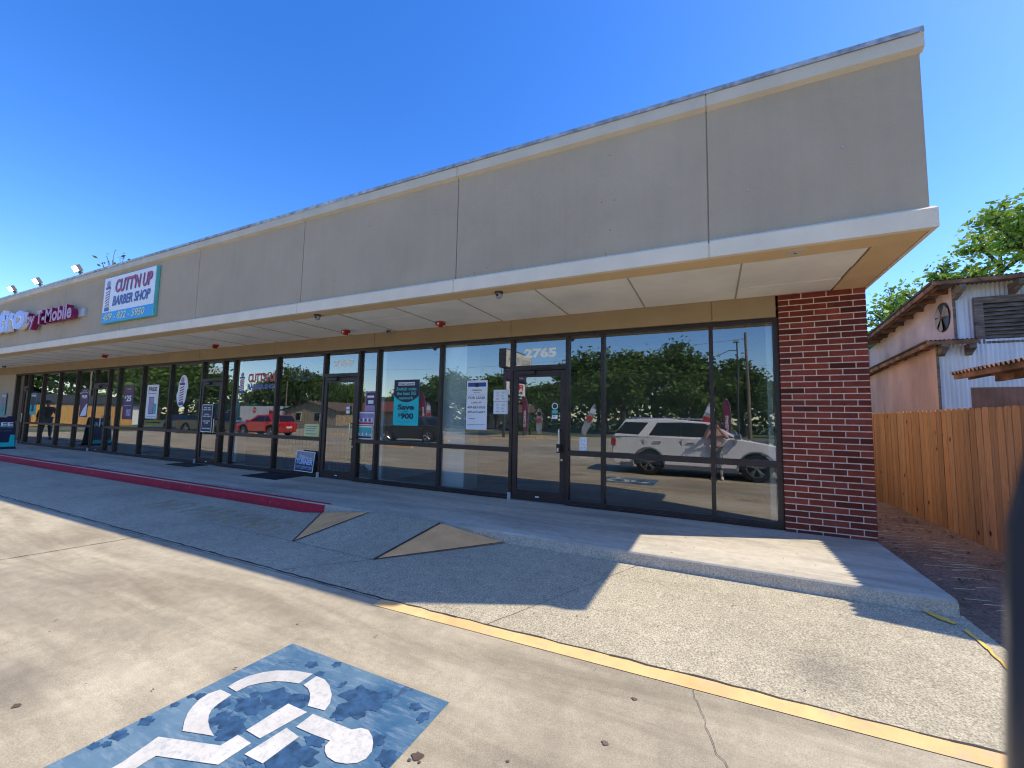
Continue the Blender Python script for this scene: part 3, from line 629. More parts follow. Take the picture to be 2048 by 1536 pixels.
# window bays
head, barz0, barz1 = 2.815, .80, .88
MUL = [-26.0, -25.15, -24.66, -23.30, -21.82, -20.37, -18.96, -18.0, -17.33, -15.82, -14.24, -12.64, -11.68, -11.20, -9.50, -7.87, -6.81, -6.28, -4.69, -3.17, -2.15, -1.56, 0.0, .80]
DOORS = {-25.15: None, -18.96: '2751', -12.64: '2755', -7.87: '2759', -3.17: '2765'}
HW = .028; FY0, FY1 = 6.535, 6.625
lf = MB(); lf.box(XL + .2, -26.05, 6.52, 6.64, 0, 2.82); lf.build('end_wall_panel', m_stucco, bld)
for i, (a, b) in enumerate(zip(MUL, MUL[1:])):
    door = a in DOORS
    w = MB()
    w.box(a - HW, a + HW, FY0, FY1, .003, head)                      # left mullion
    if b == .80: w.box(b - .035, b + .024, FY0, FY1, .003, head)
    w.box(a + HW, b - HW, FY0 + .003, FY1, head - .055, head)       # head
    if not door:
        w.box(a + HW, b - HW, FY0 + .003, FY1, .003, .09)
        w.box(a + HW, b - HW, FY0 + .003, FY1, barz0, barz1)
        w.box(a + HW, b - HW, FY0 - .012, FY0 + .003, .003, .035)
        win = w.build('window', m_brz, bld)
        p = MB(); p.quad((a + HW, GY, .09), (b - HW, GY, .09), (b - HW, GY, barz0), (a + HW, GY, barz0)); p.quad((a + HW, GY, barz1), (b - HW, GY, barz1), (b - HW, GY, head - .055), (a + HW, GY, head - .055))
        p.build('pane', m_glass, win)
    else:
        w.box(a + HW, b - HW, FY0 + .003, FY1, 2.215, 2.30)
        win = w.build('transom_window', m_brz, bld)
        p = MB(); p.quad((a + HW, GY, 2.30), (b - HW, GY, 2.30), (b - HW, GY, head - .055), (a + HW, GY, head - .055)); p.build('pane', m_glass, win)
        if DOORS[a] and DOORS[a] != '2751':
            n_ = MB(); cx = (a + b) / 2; n_.text(DOORS[a], cx - .30, cx + .30, 2.435, 2.605, GY - .0015, bold=.05); n_.build('house_number', m_num, win)
        dm = MB(); l_, r_ = a + HW + .006, b - HW - .006; dy0, dy1 = FY0 + .012, FY0 + .062
        dm.box(l_, l_ + .085, dy0, dy1, .012, 2.205); dm.box(r_ - .085, r_, dy0, dy1, .012, 2.205); dm.box(l_ + .085, r_ - .085, dy0, dy1, .012, .185); dm.box(l_ + .085, r_ - .085, dy0, dy1, 2.10, 2.205)
        dm.box((l_ + r_) / 2 - .035, (l_ + r_) / 2 + .035, dy0 - .003, dy0, .075, .095, 1)
        dr = dm.build('door', [m_brz, m_wht], bld, bevel=.004)
        p = MB(); p.quad((l_ + .085, dy0 + .025, .185), (r_ - .085, dy0 + .025, .185), (r_ - .085, dy0 + .025, 2.10), (l_ + .085, dy0 + .025, 2.10)); p.build('pane', m_glass, dr)
        hx_ = r_ - .06
        hm = MB(); hm.tube((hx_ - .02, dy0 - .075, .86), (hx_ - .02, dy0 - .075, 1.22), .014, n=10)
        hm.tube((hx_, dy0, .88), (hx_ - .02, dy0 - .075, .88), .010, mi=1); hm.tube((hx_, dy0, 1.20), (hx_ - .02, dy0 - .075, 1.20), .010, mi=1)
        if a == -3.17: hm.box(hx_ - .05, hx_ + .02, dy0 - .10, dy0 - .045, .84, .98, 1); hm.box(hx_ - .04, hx_ - .01, dy0 - .105, dy0 - .10, .86, .92, 0)
        hm.tube((hx_ + .01, dy0 - .012, .72), (hx_ + .01, dy0, .72), .018, n=12)
        hm.build('door_handle', [m_steel, m_black], dr, smooth=True)
        cl = MB(); cl.box(l_ + .1, l_ + .42, dy0 - .05, dy0, 2.14, 2.20); cl.tube((l_ + .25, dy0 - .04, 2.21), (l_ + .75, dy0 - .12, 2.235), .008); cl.tube((l_ + .75, dy0 - .12, 2.235), (l_ + .55, dy0, 2.25), .008)
        cl.build('door_closer', m_brz, dr)
        pv = MB(); pv.box(l_ - .055, l_ - .005, FY0 - .035, FY0 - .002, .004, .12); pv.build('floor_pivot', m_lgrey, dr)
        th = MB(); th.box(l_, r_, FY0 - .03, FY1, .001, .012); th.build('threshold', m_steel, dr)
# interior shell
it = MB(); it.box(XL + .3, 1.5, 6.66, 16.7, -.02, .02); it.build('interior_floor', m_floor, bld)
ic = MB(); ic.box(XL + .3, 1.5, 6.66, 16.7, 2.96, 3.0); ic.build('interior_ceiling', m_ceil, bld)
ig = MB()
x = -30.0
while x < 1.4: ig.box(x, x + .02, 6.7, 16, 2.950, 2.958); x += 1.22
y = 7.2
while y < 16: ig.box(XL + .4, 1.4, y, y + .02, 2.948, 2.957); y += .61
ig.box(-1.75, -.55, 8.2, 8.8, 2.925, 2.946); ig.build('ceiling_grid', m_gryp, bld)
iw = MB(); iw.box(XL + .3, 1.5, 14.0, 14.2, .021, 2.95)
for x in (-6.30, -17.5, -23.8): iw.box(x - .06, x + .06, 6.68, 14.0, .021, 2.95)
iw.box(.86, 1.4, 6.66, 14, .021, 2.95); iw.box(-7.1, -6.45, 8.5, 8.6, .021, 2.94)
iw.build('interior_wall', m_intw, bld)
iw = MB(); iw.box(-9.75, -8.9, 9.0, 9.1, .021, 2.94); iw.build('lime_partition', m_lime, bld)
for (a, b, ya, yb) in ((-4.78, -4.20, 6.70, 7.2), (-12.25, -11.95, 7.2, 7.45)):
    co = MB(); co.box(a, b, ya, yb, .021, 2.95); co.build('interior_column', m_wht2, bld)
co = MB(); co.box(.70, .76, 6.75, 6.85, .021, 2.9); co.build('interior_jamb', m_wht2, bld)
co = MB(); co.tube((-6.42, 7.0, .03), (-6.42, 7.0, 2.9), .012); co.build('interior_pipe', m_wht2, bld)
co = MB(); co.box(-6.24, -6.17, 6.66, 6.72, .05, 2.75); co.build('interior_jamb', m_wht2, bld)
co = MB(); co.box(-9.45, -6.9, 9.6, 10.1, .021, .95); co.build('shop_counter', m_wood, bld)
sg = thing('security_gate', 'row of slim black burglar bars standing behind the barber shop glass', 'security bars')
g_ = MB(); x = -9.42
while x < -6.4: g_.tube((x, 6.82, .1), (x, 6.82, 2.15), .007, n=5); x += .125
g_.build('bars', m_black, sg)
for z in (2.13, .38): g_ = MB(); g_.box(-9.45, -6.4, 6.805, 6.835, z, z + .04); g_.build('rail', m_black, sg)

# ---------------------------------------------------------------- canopy fittings
st0 = thing('fire_strobe', 'red fire alarm horn under the soffit left of the 2765 door', 'fire alarm', (-4.445, 6.15, SOF), group='red fire alarms under the soffit')
q = MB(); q.box(-.075, .075, -.055, .055, -.05, .002); q.build('housing', m_redl, st0, bevel=.008)
q = MB(); q.box(-.055, .055, -.075, -.056, -.075, -.01); q.box(-.025, .025, -.05, .05, -.09, -.051); q.build('horn', m_redl, st0, bevel=.005)
q = MB(); q.box(-.02, .02, -.082, -.076, -.06, -.025); q.build('lens', m_lamp, st0)
for x, y, lb_ in ((-6.726, 6.06, 'red fire alarm horn under the soffit above the 2759 door'), (-11.42, 6.15, 'red fire alarm horn under the soffit right of the 2755 door number'), (-17.05, 6.05, 'farthest red fire alarm horn on the soffit, below the magenta lettering')):
    dup(st0, (x, y, SOF), 0, lb_)
cm0 = thing('dome_camera', 'grey dome security camera on the tan soffit edge nearest the brick pier', 'camera', (-2.608, 4.93, SOF), group='dome security cameras on the soffit')
q = MB(); q.tube((0, 0, .002), (0, 0, -.03), .058, .055, 20); q.build('base', m_dgrey, cm0, smooth=True)
q = MB(); q.ball((0, 0, -.035), .05, .05, -.065, 18, 8, lo=0.0); q.build('dome', m_gryp, cm0, smooth=True, ang=60)
q = MB(); q.tube((0, -.035, -.05), (0, -.052, -.06), .018, .016, 12); q.build('lens', m_black, cm0)
dup(cm0, (-6.138, 4.90, SOF), .3, 'grey dome security camera on the tan soffit edge beside the long shop row')
dup(cm0, (-5.91, 6.40, SOF), .3, 'small grey security camera tucked against the header wall between two fire alarms', (.8, .8, .8))
dup(cm0, (-25.9, 6.14, SOF), .3, 'farthest grey security camera at the left end of the soffit')
q = MB(); q.tube((.787, 4.905, SOF + .001), (.787, 4.905, SOF - .006), .085, .08, 24); q.tube((.787, 4.905, SOF - .006), (.787, 4.905, SOF - .009), .012, .012, 10, 1)
q.build('cover_plate', [m_cope, m_black], smooth=True, label='round cream cover plate screwed to the tan soffit edge near the pier', cat='cover plate')
fl0 = thing('floodlight', 'lit floodlight on the parapet nearest the barber shop sign', 'floodlight', (-15.25, 4.72, 4.99), group='lit floodlights along the parapet')
q = MB(); q.tube((0, .02, 0), (0, .02, .09), .02); q.box(-.05, .05, -.01, .06, .07, .11); q.build('bracket', m_dgrey, fl0)
Mf = Matrix.Translation((0, -.05, .17)) @ Matrix.Rotation(R(32), 4, 'X')
q = MB(); q.box(-.14, .14, -.04, .05, -.085, .085, M=Mf); q.build('housing', m_dgrey, fl0, bevel=.006)
q = MB(); q.box(-.125, .125, -.048, -.041, -.07, .07, M=Mf); q.build('lamp_face', emat('floodlight lamp', (1, .97, .9), 6), fl0)
dup(fl0, (-17.9, 4.72, 4.99), .0, 'lit floodlight on the parapet, middle of the three above the magenta lettering')
dup(fl0, (-19.85, 4.72, 4.99), .0, 'lit floodlight on the parapet at the far left edge')
# anchors and small scars on the fascia
for x, z in ((.38, 3.78), (1.17, 4.03)): q = MB(); q.tube((x, 4.752, z), (x, 4.742, z), .012, .010, 10); q.build('wall_anchor', m_lgrey, bld)
q = MB()
for x, z in ((-1.05, 4.55), (-1.0, 3.98), (-1.15, 3.98), (-1.05, 3.62), (-1.1, 3.34), (-3.6, 4.4), (-2.7, 3.4), (-2.9, 3.36), (-4.9, 4.4), (-5.6, 3.6)): q.tube((x, 4.752, z), (x, 4.749, z), .006, .006, 8)
q.build('screw_hole', m_black, bld)

# ---------------------------------------------------------------- signs on the fascia
def barber_pole(mb, cx, z0, z1, y, w, mr, mw, mbl, my, extra=True):
    H_ = z1 - z0
    mb.box(cx - w * .62, cx + w * .62, y - .004, y, z0, z0 + H_ * .10, mbl); mb.box(cx - w * .62, cx + w * .62, y - .004, y, z0 + H_ * .70, z0 + H_ * .78, mbl)
    n = 7; zA, zB = z0 + H_ * .10, z0 + H_ * .70
    mb.box(cx - w * .5, cx + w * .5, y - .003, y, zA, zB, mw)
    for i in range(n):
        z = zA + (zB - zA) * (i - .6) / n; dz = (zB - zA) / n * .5
        pts = [(cx - w * .5, max(zA, min(zB, z))), (cx + w * .5, max(zA, min(zB, z + dz * 1.4))), (cx + w * .5, max(zA, min(zB, z + dz * 2.4))), (cx - w * .5, max(zA, min(zB, z + dz)))]
        mb.add([(a, y - .0045, b) for a, b in pts], [(0, 1, 2, 3)], mr if i % 2 == 0 else mbl)
    mb.tube((cx, y - .004, z0 + H_ * .88), (cx, y, z0 + H_ * .88), H_ * .10, n=20, mi=my)
bs = thing('barber_sign', 'white and blue barber shop sign board with phone number on the taupe fascia', 'sign', (-12.34, 4.75, 4.075))
q = MB(); q.box(-1.22, 1.22, -.075, -.002, -.575, .575); q.build('sign_cabinet', m_tealf, bs, bevel=.01)
q = MB(); q.box(-1.20, 1.20, -.081, -.076, -.56, .56, 0); q.box(-1.20, 1.20, -.085, -.0815, -.56, -.30, 1)
q.build('sign_face', [m_wht, m_cyan], bs)
q = MB(); y = -.089
q.text("CUTT'N UP", -.62, 1.06, .14, .47, y + .001, 0, .03, .14); q.text("CUTT'N UP", -.64, 1.04, .155, .485, y - .002, 1, .012, .14)
q.build('name_lettering', [m_blup, m_redp, m_yelp], bs); q = MB()
q.text("BARBER SHOP", -.70, 1.02, -.17, .07, y, 0, .03, .14); q.build('trade_lettering', m_blup, bs); q = MB()
q.text("409 - 832 - 5950", -1.12, .84, -.51, -.34, y, 2, .012, .25)
q.build('phone_lettering', [m_blup, m_redp, m_yelp], bs)
q = MB(); barber_pole(q, -.98, -.27, .50, y, .17, 0, 1, 2, 3); q.build('barber_pole_print', [m_redp, m_wht, m_blup, m_lav], bs)
ml = thing('carrier_sign', 'violet and white channel letters spelling metro with magenta letters beside them', 'sign', (0, 4.75, 0))
q = MB(); q.text("metro", -22.3, -18.08, 3.74, 4.44, -.19, 0, .03, 0, .0); q.text("metro", -22.3, -18.08, 3.74, 4.44, -.185, 1, .06, 0, .12)
q.build('channel_letters', [m_viol, m_wht], ml)
q = MB(); q.text("by T-Mobile", -17.95, -14.95, 3.66, 4.16, -.19, 0, .01, 0, .0); q.text("by T-Mobile", -17.95, -14.95, 3.66, 4.16, -.185, 1, .05, 0, .13); q.build('magenta_letters', [m_mag, m_magd2], ml)
q = MB(); q.box(-18.3, -14.62, -.055, -.003, 3.82, 4.02); q.build('raceway', m_lgrey, ml)

# ---------------------------------------------------------------- posters, papers, mats
def sheet(x0, x1, z0, z1, y, mats, fn, label, cat='poster', name='poster', th=.004, slant=0):
    q = MB(); q.box(x0, x1, y, y + th, z0, z1, 0)
    fn(q, x0, x1, z0, z1, y - .0015)
    return q.build(name, mats, label=label, cat=cat)
def L(q, t, x0, x1, z0, z1, cx, cz, w, h, y, mi, bold=.02, shear=0):
    bold = min(.042, bold + .012)
    W_ = x1 - x0; H_ = z1 - z0
    q.text(t, x0 + (cx - w / 2) * W_, x0 + (cx + w / 2) * W_, z0 + (cz - h / 2) * H_, z0 + (cz + h / 2) * H_, y, mi, bold, shear)
def f_cricket(q, x0, x1, z0, z1, y):
    W_ = x1 - x0; cx = (x0 + x1) / 2; n = 16
    pts = [(x0, z1), (x1, z1), (x1, z0 + .65 * (z1 - z0))]
    for i in range(n + 1):
        t = i / n; pts.append((x1 - W_ * t, z0 + (z1 - z0) * (.65 - .145 * (1 - (2 * t - 1) ** 2))))
    q.poly([(a, y, b) for a, b in pts[:2]] + [(a, y, b) for a, b in pts[3:]], 1)
    q.box(cx - .21, cx + .21, y - .002, y - .001, z0 + .875 * (z1 - z0), z0 + .945 * (z1 - z0), 2)
    L(q, "Cricket Customers", x0, x1, z0, z1, .5, .91, .64, .042, y - .004, 1, .02)
    for t, cz, w, h in (("Switch onto", .80, .80, .075), ("the best 5G", .70, .76, .075), ("network", .60, .58, .065)): L(q, t, x0, x1, z0, z1, .5, cz, w, h, y - .003, 3, .025)
    L(q, "Save", x0, x1, z0, z1, .5, .40, .66, .12, y - .003, 1, .04); L(q, "up to", x0, x1, z0, z1, .5, .305, .17, .035, y - .003, 1)
    L(q, "$", x0, x1, z0, z1, .24, .225, .07, .09, y - .003, 1, .04); L(q, "900", x0, x1, z0, z1, .56, .205, .52, .13, y - .003, 1, .04)
    L(q, "________________________", x0, x1, z0, z1, .4, .075, .62, .004, y - .003, 1)
sheet(-5.86, -5.225, 1.20, 2.12, 6.594, [m_teal, m_navy, m_wht, m_tealf], f_cricket, 'teal and navy poster reading Save up to 900 behind the shop glass')
def f_lease(q, x0, x1, z0, z1, y):
    L(q, "COMMERCIAL", x0, x1, z0, z1, .5, .80, .50, .025, y, 1); q.box(x0 + .03, x1 - .03, y - .001, y, z0 + .87 * (z1 - z0), z0 + .955 * (z1 - z0), 3); q.box((x0 + x1) / 2 - .04, (x0 + x1) / 2 + .04, y - .002, y - .0011, z0 + .865 * (z1 - z0), z0 + .94 * (z1 - z0), 1)
    L(q, "REAL ESTATE", x0, x1, z0, z1, .5, .755, .30, .014, y, 1); q.box(x0 + .04, x1 - .04, y - .001, y, z0 + .70 * (z1 - z0), z0 + .704 * (z1 - z0), 1)
    L(q, "FOR LEASE", x0, x1, z0, z1, .5, .645, .80, .05, y, 1, .005); L(q, "1,806 SF", x0, x1, z0, z1, .48, .545, .48, .04, y, 2, .01, .2)
    L(q, "409-833-5055", x0, x1, z0, z1, .48, .45, .86, .045, y, 1, .005, .2); L(q, "409-673-6057", x0, x1, z0, z1, .48, .355, .86, .045, y, 1, .005, .2)
    L(q, "www.", x0, x1, z0, z1, .3, .22, .28, .02, y, 1, .005, .2); q.box(x0 + .03, x1 - .03, y - .001, y, z0 + .10 * (z1 - z0), z0 + .106 * (z1 - z0), 3)
sheet(-4.12, -3.68, 1.165, 2.07, 6.594, [m_wht, m_navy, m_redp, m_blup], f_lease, 'tall white for lease notice with two phone numbers in the window')
def f_paper(q, x0, x1, z0, z1, y):
    for cx, cz, w, h in ((.3, .75, .2, .12), (.7, .75, .25, .12), (.3, .5, .2, .1), (.65, .45, .2, .1), (.3, .2, .25, .08), (.7, .22, .2, .05)):
        for k in range(3): q.box(x0 + (cx - w / 2) * (x1 - x0), x0 + (cx + w / 2 * rnd.uniform(.4, 1)) * (x1 - x0), y - .001, y, z0 + (cz + (k - 1) * h / 2) * (z1 - z0), z0 + (cz + (k - 1) * h / 2) * (z1 - z0) + .004, 1)
sheet(-3.55, -3.26, 1.68, 1.89, 6.594, [m_wht, m_gryp], f_paper, 'upper of two small white printed papers left of the 2765 door', 'paper', 'taped_paper')
sheet(-3.545, -3.26, 1.455, 1.674, 6.594, [m_wht, m_gryp], f_paper, 'lower of two small white printed papers left of the 2765 door', 'paper', 'taped_paper')
sheet(-1.95, -1.83, .885, 1.10, 6.594, [m_wht, m_gryp], f_paper, 'small white leaflet standing above the window bar right of the 2765 door', 'paper', 'leaflet')
q = MB(); q.box(-2.0, -1.73, 6.70, 6.84, .735, .80); q.build('tray', m_wht, bevel=.02, label='rounded white tray behind the glass below the leaflet', cat='tray')
q = MB(); q.tube((-2.36, 6.5445, 1.60), (-2.36, 6.5425, 1.60), .055, n=24, mi=0); q.tube((-2.36, 6.5425, 1.60), (-2.36, 6.5415, 1.60), .04, n=20, mi=1)
q.box(-2.41, -2.31, 6.5415, 6.5435, 1.475, 1.535, 2); q.box(-2.41, -2.31, 6.5415, 6.5435, 1.39, 1.455, 0); q.box(-2.39, -2.35, 6.5405, 6.5414, 1.42, 1.445, 3)
q.build('door_stickers', [m_wht, m_dgreen, m_tealf, m_lav], label='column of small round and square stickers on the glass of the 2765 door', cat='stickers')
q = MB(); q.box(-7.12, -7.02, 6.5405, 6.5435, 1.51, 1.585, 0); q.box(-7.12, -7.02, 6.5405, 6.5435, 1.42, 1.50, 0); q.box(-7.12, -7.02, 6.5395, 6.5404, 1.485, 1.50, 1); q.box(-7.12, -7.02, 6.5395, 6.5404, 1.568, 1.585, 1)
q.build('door_stickers', [m_wht, m_blup], label='two small white and blue stickers on the glass of the 2759 door', cat='stickers')
def f_photo(q, x0, x1, z0, z1, y):
    W_, H_ = x1 - x0, z1 - z0
    q.box(x0 + .02, x1 - .02, y - .001, y, z0 + H_ * .25, z1 - .03, 1); q.box(x0 + .02, x1 - .02, y - .001, y, z0 + .02, z0 + H_ * .22, 2)
    for k in range(7):
        cx = x0 + W_ * (.12 + .12 * k); h = rnd.uniform(.10, .30) * H_; q.box(cx, cx + W_ * .07, y - .002, y - .0011, z0 + H_ * .28, z0 + H_ * .30 + h, 3 if k % 2 else 0)
sheet(-6.86, -6.36, 1.18, 1.46, 6.594, [m_wht, m_lav, m_redp, m_navy], f_photo, 'small photo poster of a group with a red caption in the narrow window', 'poster')
sheet(-6.84, -6.40, .89, 1.165, 6.594, [m_wht, m_tealf, m_navy, m_gryp], f_photo, 'photo poster with pale figures directly above the window bar in the narrow window', 'poster')
def f_purp(q, x0, x1, z0, z1, y):
    W_, H_ = x1 - x0, z1 - z0
    q.box(x0 + .02, x1 - .02, y - .001, y, z0 + H_ * .30, z1 - .03, 1); q.box(x0 + .08, x1 - .06, y - .002, y - .0011, z0 + H_ * .38, z0 + H_ * .55, 2); q.box(x0 + .05, x1 - .05, y - .002, y - .0011, z0 + H_ * .68, z0 + H_ * .78, 2)
sheet(-6.63, -6.345, 1.47, 1.90, 6.594, [m_lav, m_purple, m_wht], f_purp, 'purple framed poster at the top right of the narrow window', 'poster')
def f_yel(q, x0, x1, z0, z1, y):
    L(q, "WE BUY", x0, x1, z0, z1, .5, .8, .7, .14, y, 1); L(q, "OLD", x0, x1, z0, z1, .5, .55, .4, .12, y, 1); L(q, "$$ ?", x0, x1, z0, z1, .6, .25, .4, .18, y, 1)
sheet(-8.47, -7.99, .885, 1.165, 6.594, [m_pyel, m_gryp], lambda q, *a: [q.box(a[0] + .04, a[0] + .04 + w, a[4] - .001, a[4], a[2] + h, a[2] + h + .02, 1) for w, h in ((.38, .22), (.34, .17), (.30, .12), (.36, .05))], 'pale yellow handwritten card leaning in the barred window', 'card', 'card')
on = thing('open_sign', 'unlit oval neon open sign hanging in the barber shop window', 'neon sign', (-8.75, 6.72, 2.40))
q = MB(); q.prism([(.47 * math.cos(t), .24 * math.sin(t)) for t in [i * math.pi / 16 for i in range(32)]], lambda u, v, w: (u, w, v), 0, .02); q.build('backing', mat('smoked acrylic', (.10, .12, .20), .3), on)
q = MB(); q.path([(.44 * math.cos(t), -.02, .22 * math.sin(t)) for t in [i * math.pi / 16 for i in range(33)]], .010, 6, 0); q.text("OPEN", -.27, .27, -.09, .10, -.025, 1, .0); q.build('neon_tube', [mat('pale blue tube', (.42, .52, .66), .3), mat('dull red tube', (.42, .12, .13), .3)], on)
# yard sign leaning on the frame
ys_ = thing('campaign_sign', 'blue and grey campaign yard sign leaning on the window frame left of the 2759 door', 'yard sign', (-8.27, 6.46, .11))
ys_.rotation_euler = (R(-6), R(1.5), 0)
q = MB(); q.box(-.30, .30, 0, .008, 0, .45); q.build('board', m_wht, ys_)
q = MB(); q.box(-.285, .285, -.002, -.0005, .015, .25, 0); q.box(-.285, .285, -.002, -.0005, .25, .435, 1)
q.text("Vote", -.20, -.03, .28, .38, -.004, 2, .005, .3); q.text("Albert A.J.", -.02, .24, .285, .325, -.004, 2, .02); q.text("TURNER", -.275, .275, .155, .27, -.004, 3, .05); q.text("FOR CITY COUNCIL AT-LARGE", -.265, .265, .085, .125, -.004, 3, .02); q.box(-.27, .27, -.004, -.003, .062, .068, 3)
q.build('print', [m_navy, m_gryp, m_wht, mat('pale blue print', (.42, .56, .80), .5)], ys_)
# window lettering
wlt = thing('window_lettering', 'red and blue barber shop lettering with a striped pole on the window glass', 'window lettering')
q = MB(); y = GY - .003
q.text("CUTT'N UP", -10.68, -9.545, 2.165, 2.40, y, 1, .05, .0); q.text("CUTT'N UP", -10.68, -9.545, 2.165, 2.40, y - .002, 0, .03); q.build('name_lettering', [m_redp, m_wht, m_blup, m_lav], wlt); q = MB()
q.text("BARBER SHOP", -10.68, -9.545, 1.985, 2.125, y, 1, .05); q.text("BARBER SHOP", -10.68, -9.545, 1.985, 2.125, y - .002, 2, .03); q.build('trade_lettering', [m_redp, m_wht, m_blup, m_lav], wlt); q = MB()
barber_pole(q, -10.93, 1.90, 2.44, y, .15, 0, 1, 2, 3)
q.build('pole_print', [m_redp, m_wht, m_blup, m_lav], wlt)
q = MB(); y = GY - .006
q.prism([(.26 * math.cos(t) + (.05 if math.sin(t) > 0 else -.02), .47 * math.sin(t)) for t in [i * math.pi / 12 for i in range(24)]], lambda u, v, w: (-13.68 + u, w, 1.98 + v), y, y - .001, 1)
barber_pole(q, -13.68, 1.58, 2.40, y - .002, .20, 0, 1, 2, 3)
q.build('pole_decal', [m_redp, m_wht, m_blup, m_lav], label='large striped barber pole decal on the glass left of the 2755 door', cat='decal')
def f_hours(q, x0, x1, z0, z1, y):
    W_, H_ = x1 - x0, z1 - z0
    q.box(x0 + .02, x1 - .02, y - .001, y, z0 + .02, z1 - .02, 1)
    for t, cz, w in (("TUESDAY - FRIDAY", .88, .68), ("9:00 AM - 6:00 PM", .81, .74), ("SATURDAY", .64, .45), ("8:00 AM - 4:00 PM", .57, .74), ("SUNDAY & MONDAY", .40, .70), ("CLOSED", .33, .36), ("409-832-5950", .13, .74)): L(q, t, x0, x1, z0, z1, .5, cz, w, .045, y - .002, 0, .03)
sheet(-12.50, -12.02, .86, 1.60, 6.5405, [m_wht, m_navy], f_hours, 'navy opening hours notice with white frame on the 2755 door', 'notice', 'hours_notice', th=.003)
def f_phone(q, x0, x1, z0, z1, y):
    W_, H_ = x1 - x0, z1 - z0
    L(q, "FREE", x0, x1, z0, z1, .5, .87, .74, .12, y, 1, .04); L(q, "Samsung Galaxy", x0, x1, z0, z1, .5, .74, .66, .035, y, 1)
    q.box(x0 + W_ * .24, x0 + W_ * .66, y - .001, y, z0 + H_ * .13, z0 + H_ * .64, 1); q.box(x0 + W_ * .27, x0 + W_ * .63, y - .002, y - .0011, z0 + H_ * .15, z0 + H_ * .62, 2); q.box(x0 + W_ * .66, x0 + W_ * .90, y - .002, y - .0011, z0 + H_ * .13, z0 + H_ * .44, 3)
    L(q, "When you switch today", x0, x1, z0, z1, .5, .06, .8, .02, y, 1)
sheet(-15.60, -14.94, 1.17, 2.19, 6.594, [m_wht, m_purple, m_lav, m_tealf], f_phone, 'white poster reading FREE above a picture of a phone')
def f_25(q, x0, x1, z0, z1, y):
    W_, H_ = x1 - x0, z1 - z0
    L(q, "Limited", x0, x1, z0, z1, .5, .90, .36, .03, y, 1); L(q, "UNLIMITED", x0, x1, z0, z1, .5, .82, .7, .04, y, 2); L(q, "$", x0, x1, z0, z1, .18, .65, .14, .10, y, 1, .03); L(q, "25", x0, x1, z0, z1, .55, .62, .50, .18, y, 1, .05)
    q.box(x0 + W_ * .15, x0 + W_ * .85, y - .001, y, z0 + H_ * .40, z0 + H_ * .41, 1); q.box(x0 + W_ * .4, x0 + W_ * .85, y - .001, y, z0 + H_ * .1, z0 + H_ * .3, 3)
sheet(-17.02, -16.40, 1.12, 2.19, 6.594, [m_purple, m_wht, m_redp, m_lav], f_25, 'dark purple poster reading 25 dollars in the phone shop window')
def f_free2(q, x0, x1, z0, z1, y):
    W_, H_ = x1 - x0, z1 - z0
    L(q, "Switch &", x0, x1, z0, z1, .5, .93, .5, .03, y, 1); L(q, "Get Everything", x0, x1, z0, z1, .5, .86, .8, .035, y, 1); L(q, "FREE", x0, x1, z0, z1, .5, .72, .7, .11, y, 1, .04)
    q.add([(x0 + .05, y - .001, z0 + .02), (x1 - .03, y - .001, z0 + .06), (x1 - .03, y - .001, z0 + .5 * H_), (x0 + .5 * W_, y - .001, z0 + .3 * H_)], [(0, 1, 2, 3)], 1)
sheet(-20.08, -19.50, 1.14, 2.13, 6.594, [m_purple, m_wht], f_free2, 'purple poster reading FREE left of the phone shop door')
def f_teal(q, x0, x1, z0, z1, y):
    W_, H_ = x1 - x0, z1 - z0
    q.box(x0 + W_ * .05, x1 - W_ * .05, y - .001, y, z0 + H_ * .45, z1 - .02, 1); L(q, "FREE", x0, x1, z0, z1, .5, .88, .75, .09, y - .002, 2, .04); q.box(x0 + W_ * .3, x0 + W_ * .7, y - .002, y - .0011, z0 + H_ * .15, z0 + H_ * .6, 1)
sheet(-24.48, -23.93, 1.17, 2.02, 6.594, [m_teal, m_navy, m_wht], f_teal, 'teal and dark FREE poster in the window at the far left')
sheet(-27.2, -26.65, 1.12, 2.03, 6.48, [m_tealf, m_gryp, m_wht], f_teal, 'pale worn FREE poster at the left end of the row')
q = MB(); q.box(-13.0, -11.95, 6.02, 6.50, .001, .014); q.build('door_mat', m_brown, label='brown door mat before the 2755 door', cat='door mat', group='door mats on the sidewalk')
q = MB(); q.box(-9.42, -8.28, 5.82, 6.50, .001, .012); q.build('door_mat', m_rubber, label='larger black rubber mat left of the 2759 door', cat='door mat', group='door mats on the sidewalk')
q = MB(); Mx = Matrix.Translation((-6.6, 6.75, .30)) @ Matrix.Rotation(R(25), 4, 'Y') @ Matrix.Rotation(R(-30), 4, 'X'); q.box(-.09, .09, -.003, .003, -.05, .05, M=Mx); q.build('fallen_card', m_wht, label='small white card slipped down behind the narrow window', cat='card')
# A-frame boards
ab = thing('sidewalk_board', 'navy and teal A-frame board reading FREE on the sidewalk at the far left', 'A-board', (-22.2, 5.30, .0), R(90))
q = MB()
for s_ in (-1, 1):
    q.add([(-.36, s_ * .30, .02), (.36, s_ * .30, .02), (.33, s_ * .05, 1.08), (-.33, s_ * .05, 1.08), (-.36, s_ * .27, .02), (.36, s_ * .27, .02), (.33, s_ * .02, 1.08), (-.33, s_ * .02, 1.08)], [(0, 1, 2, 3), (4, 7, 6, 5), (0, 4, 5, 1), (1, 5, 6, 2), (2, 6, 7, 3), (3, 7, 4, 0)])
for s_ in (-1, 1): q.box(-.38, .38, s_ * .30 - .03, s_ * .30 + .03, 0, .045)
q.box(-.30, -.17, -.05, .05, 1.07, 1.12); q.box(.17, .30, -.05, .05, 1.07, 1.12)
q.build('frame', m_navy, ab)
q = MB()
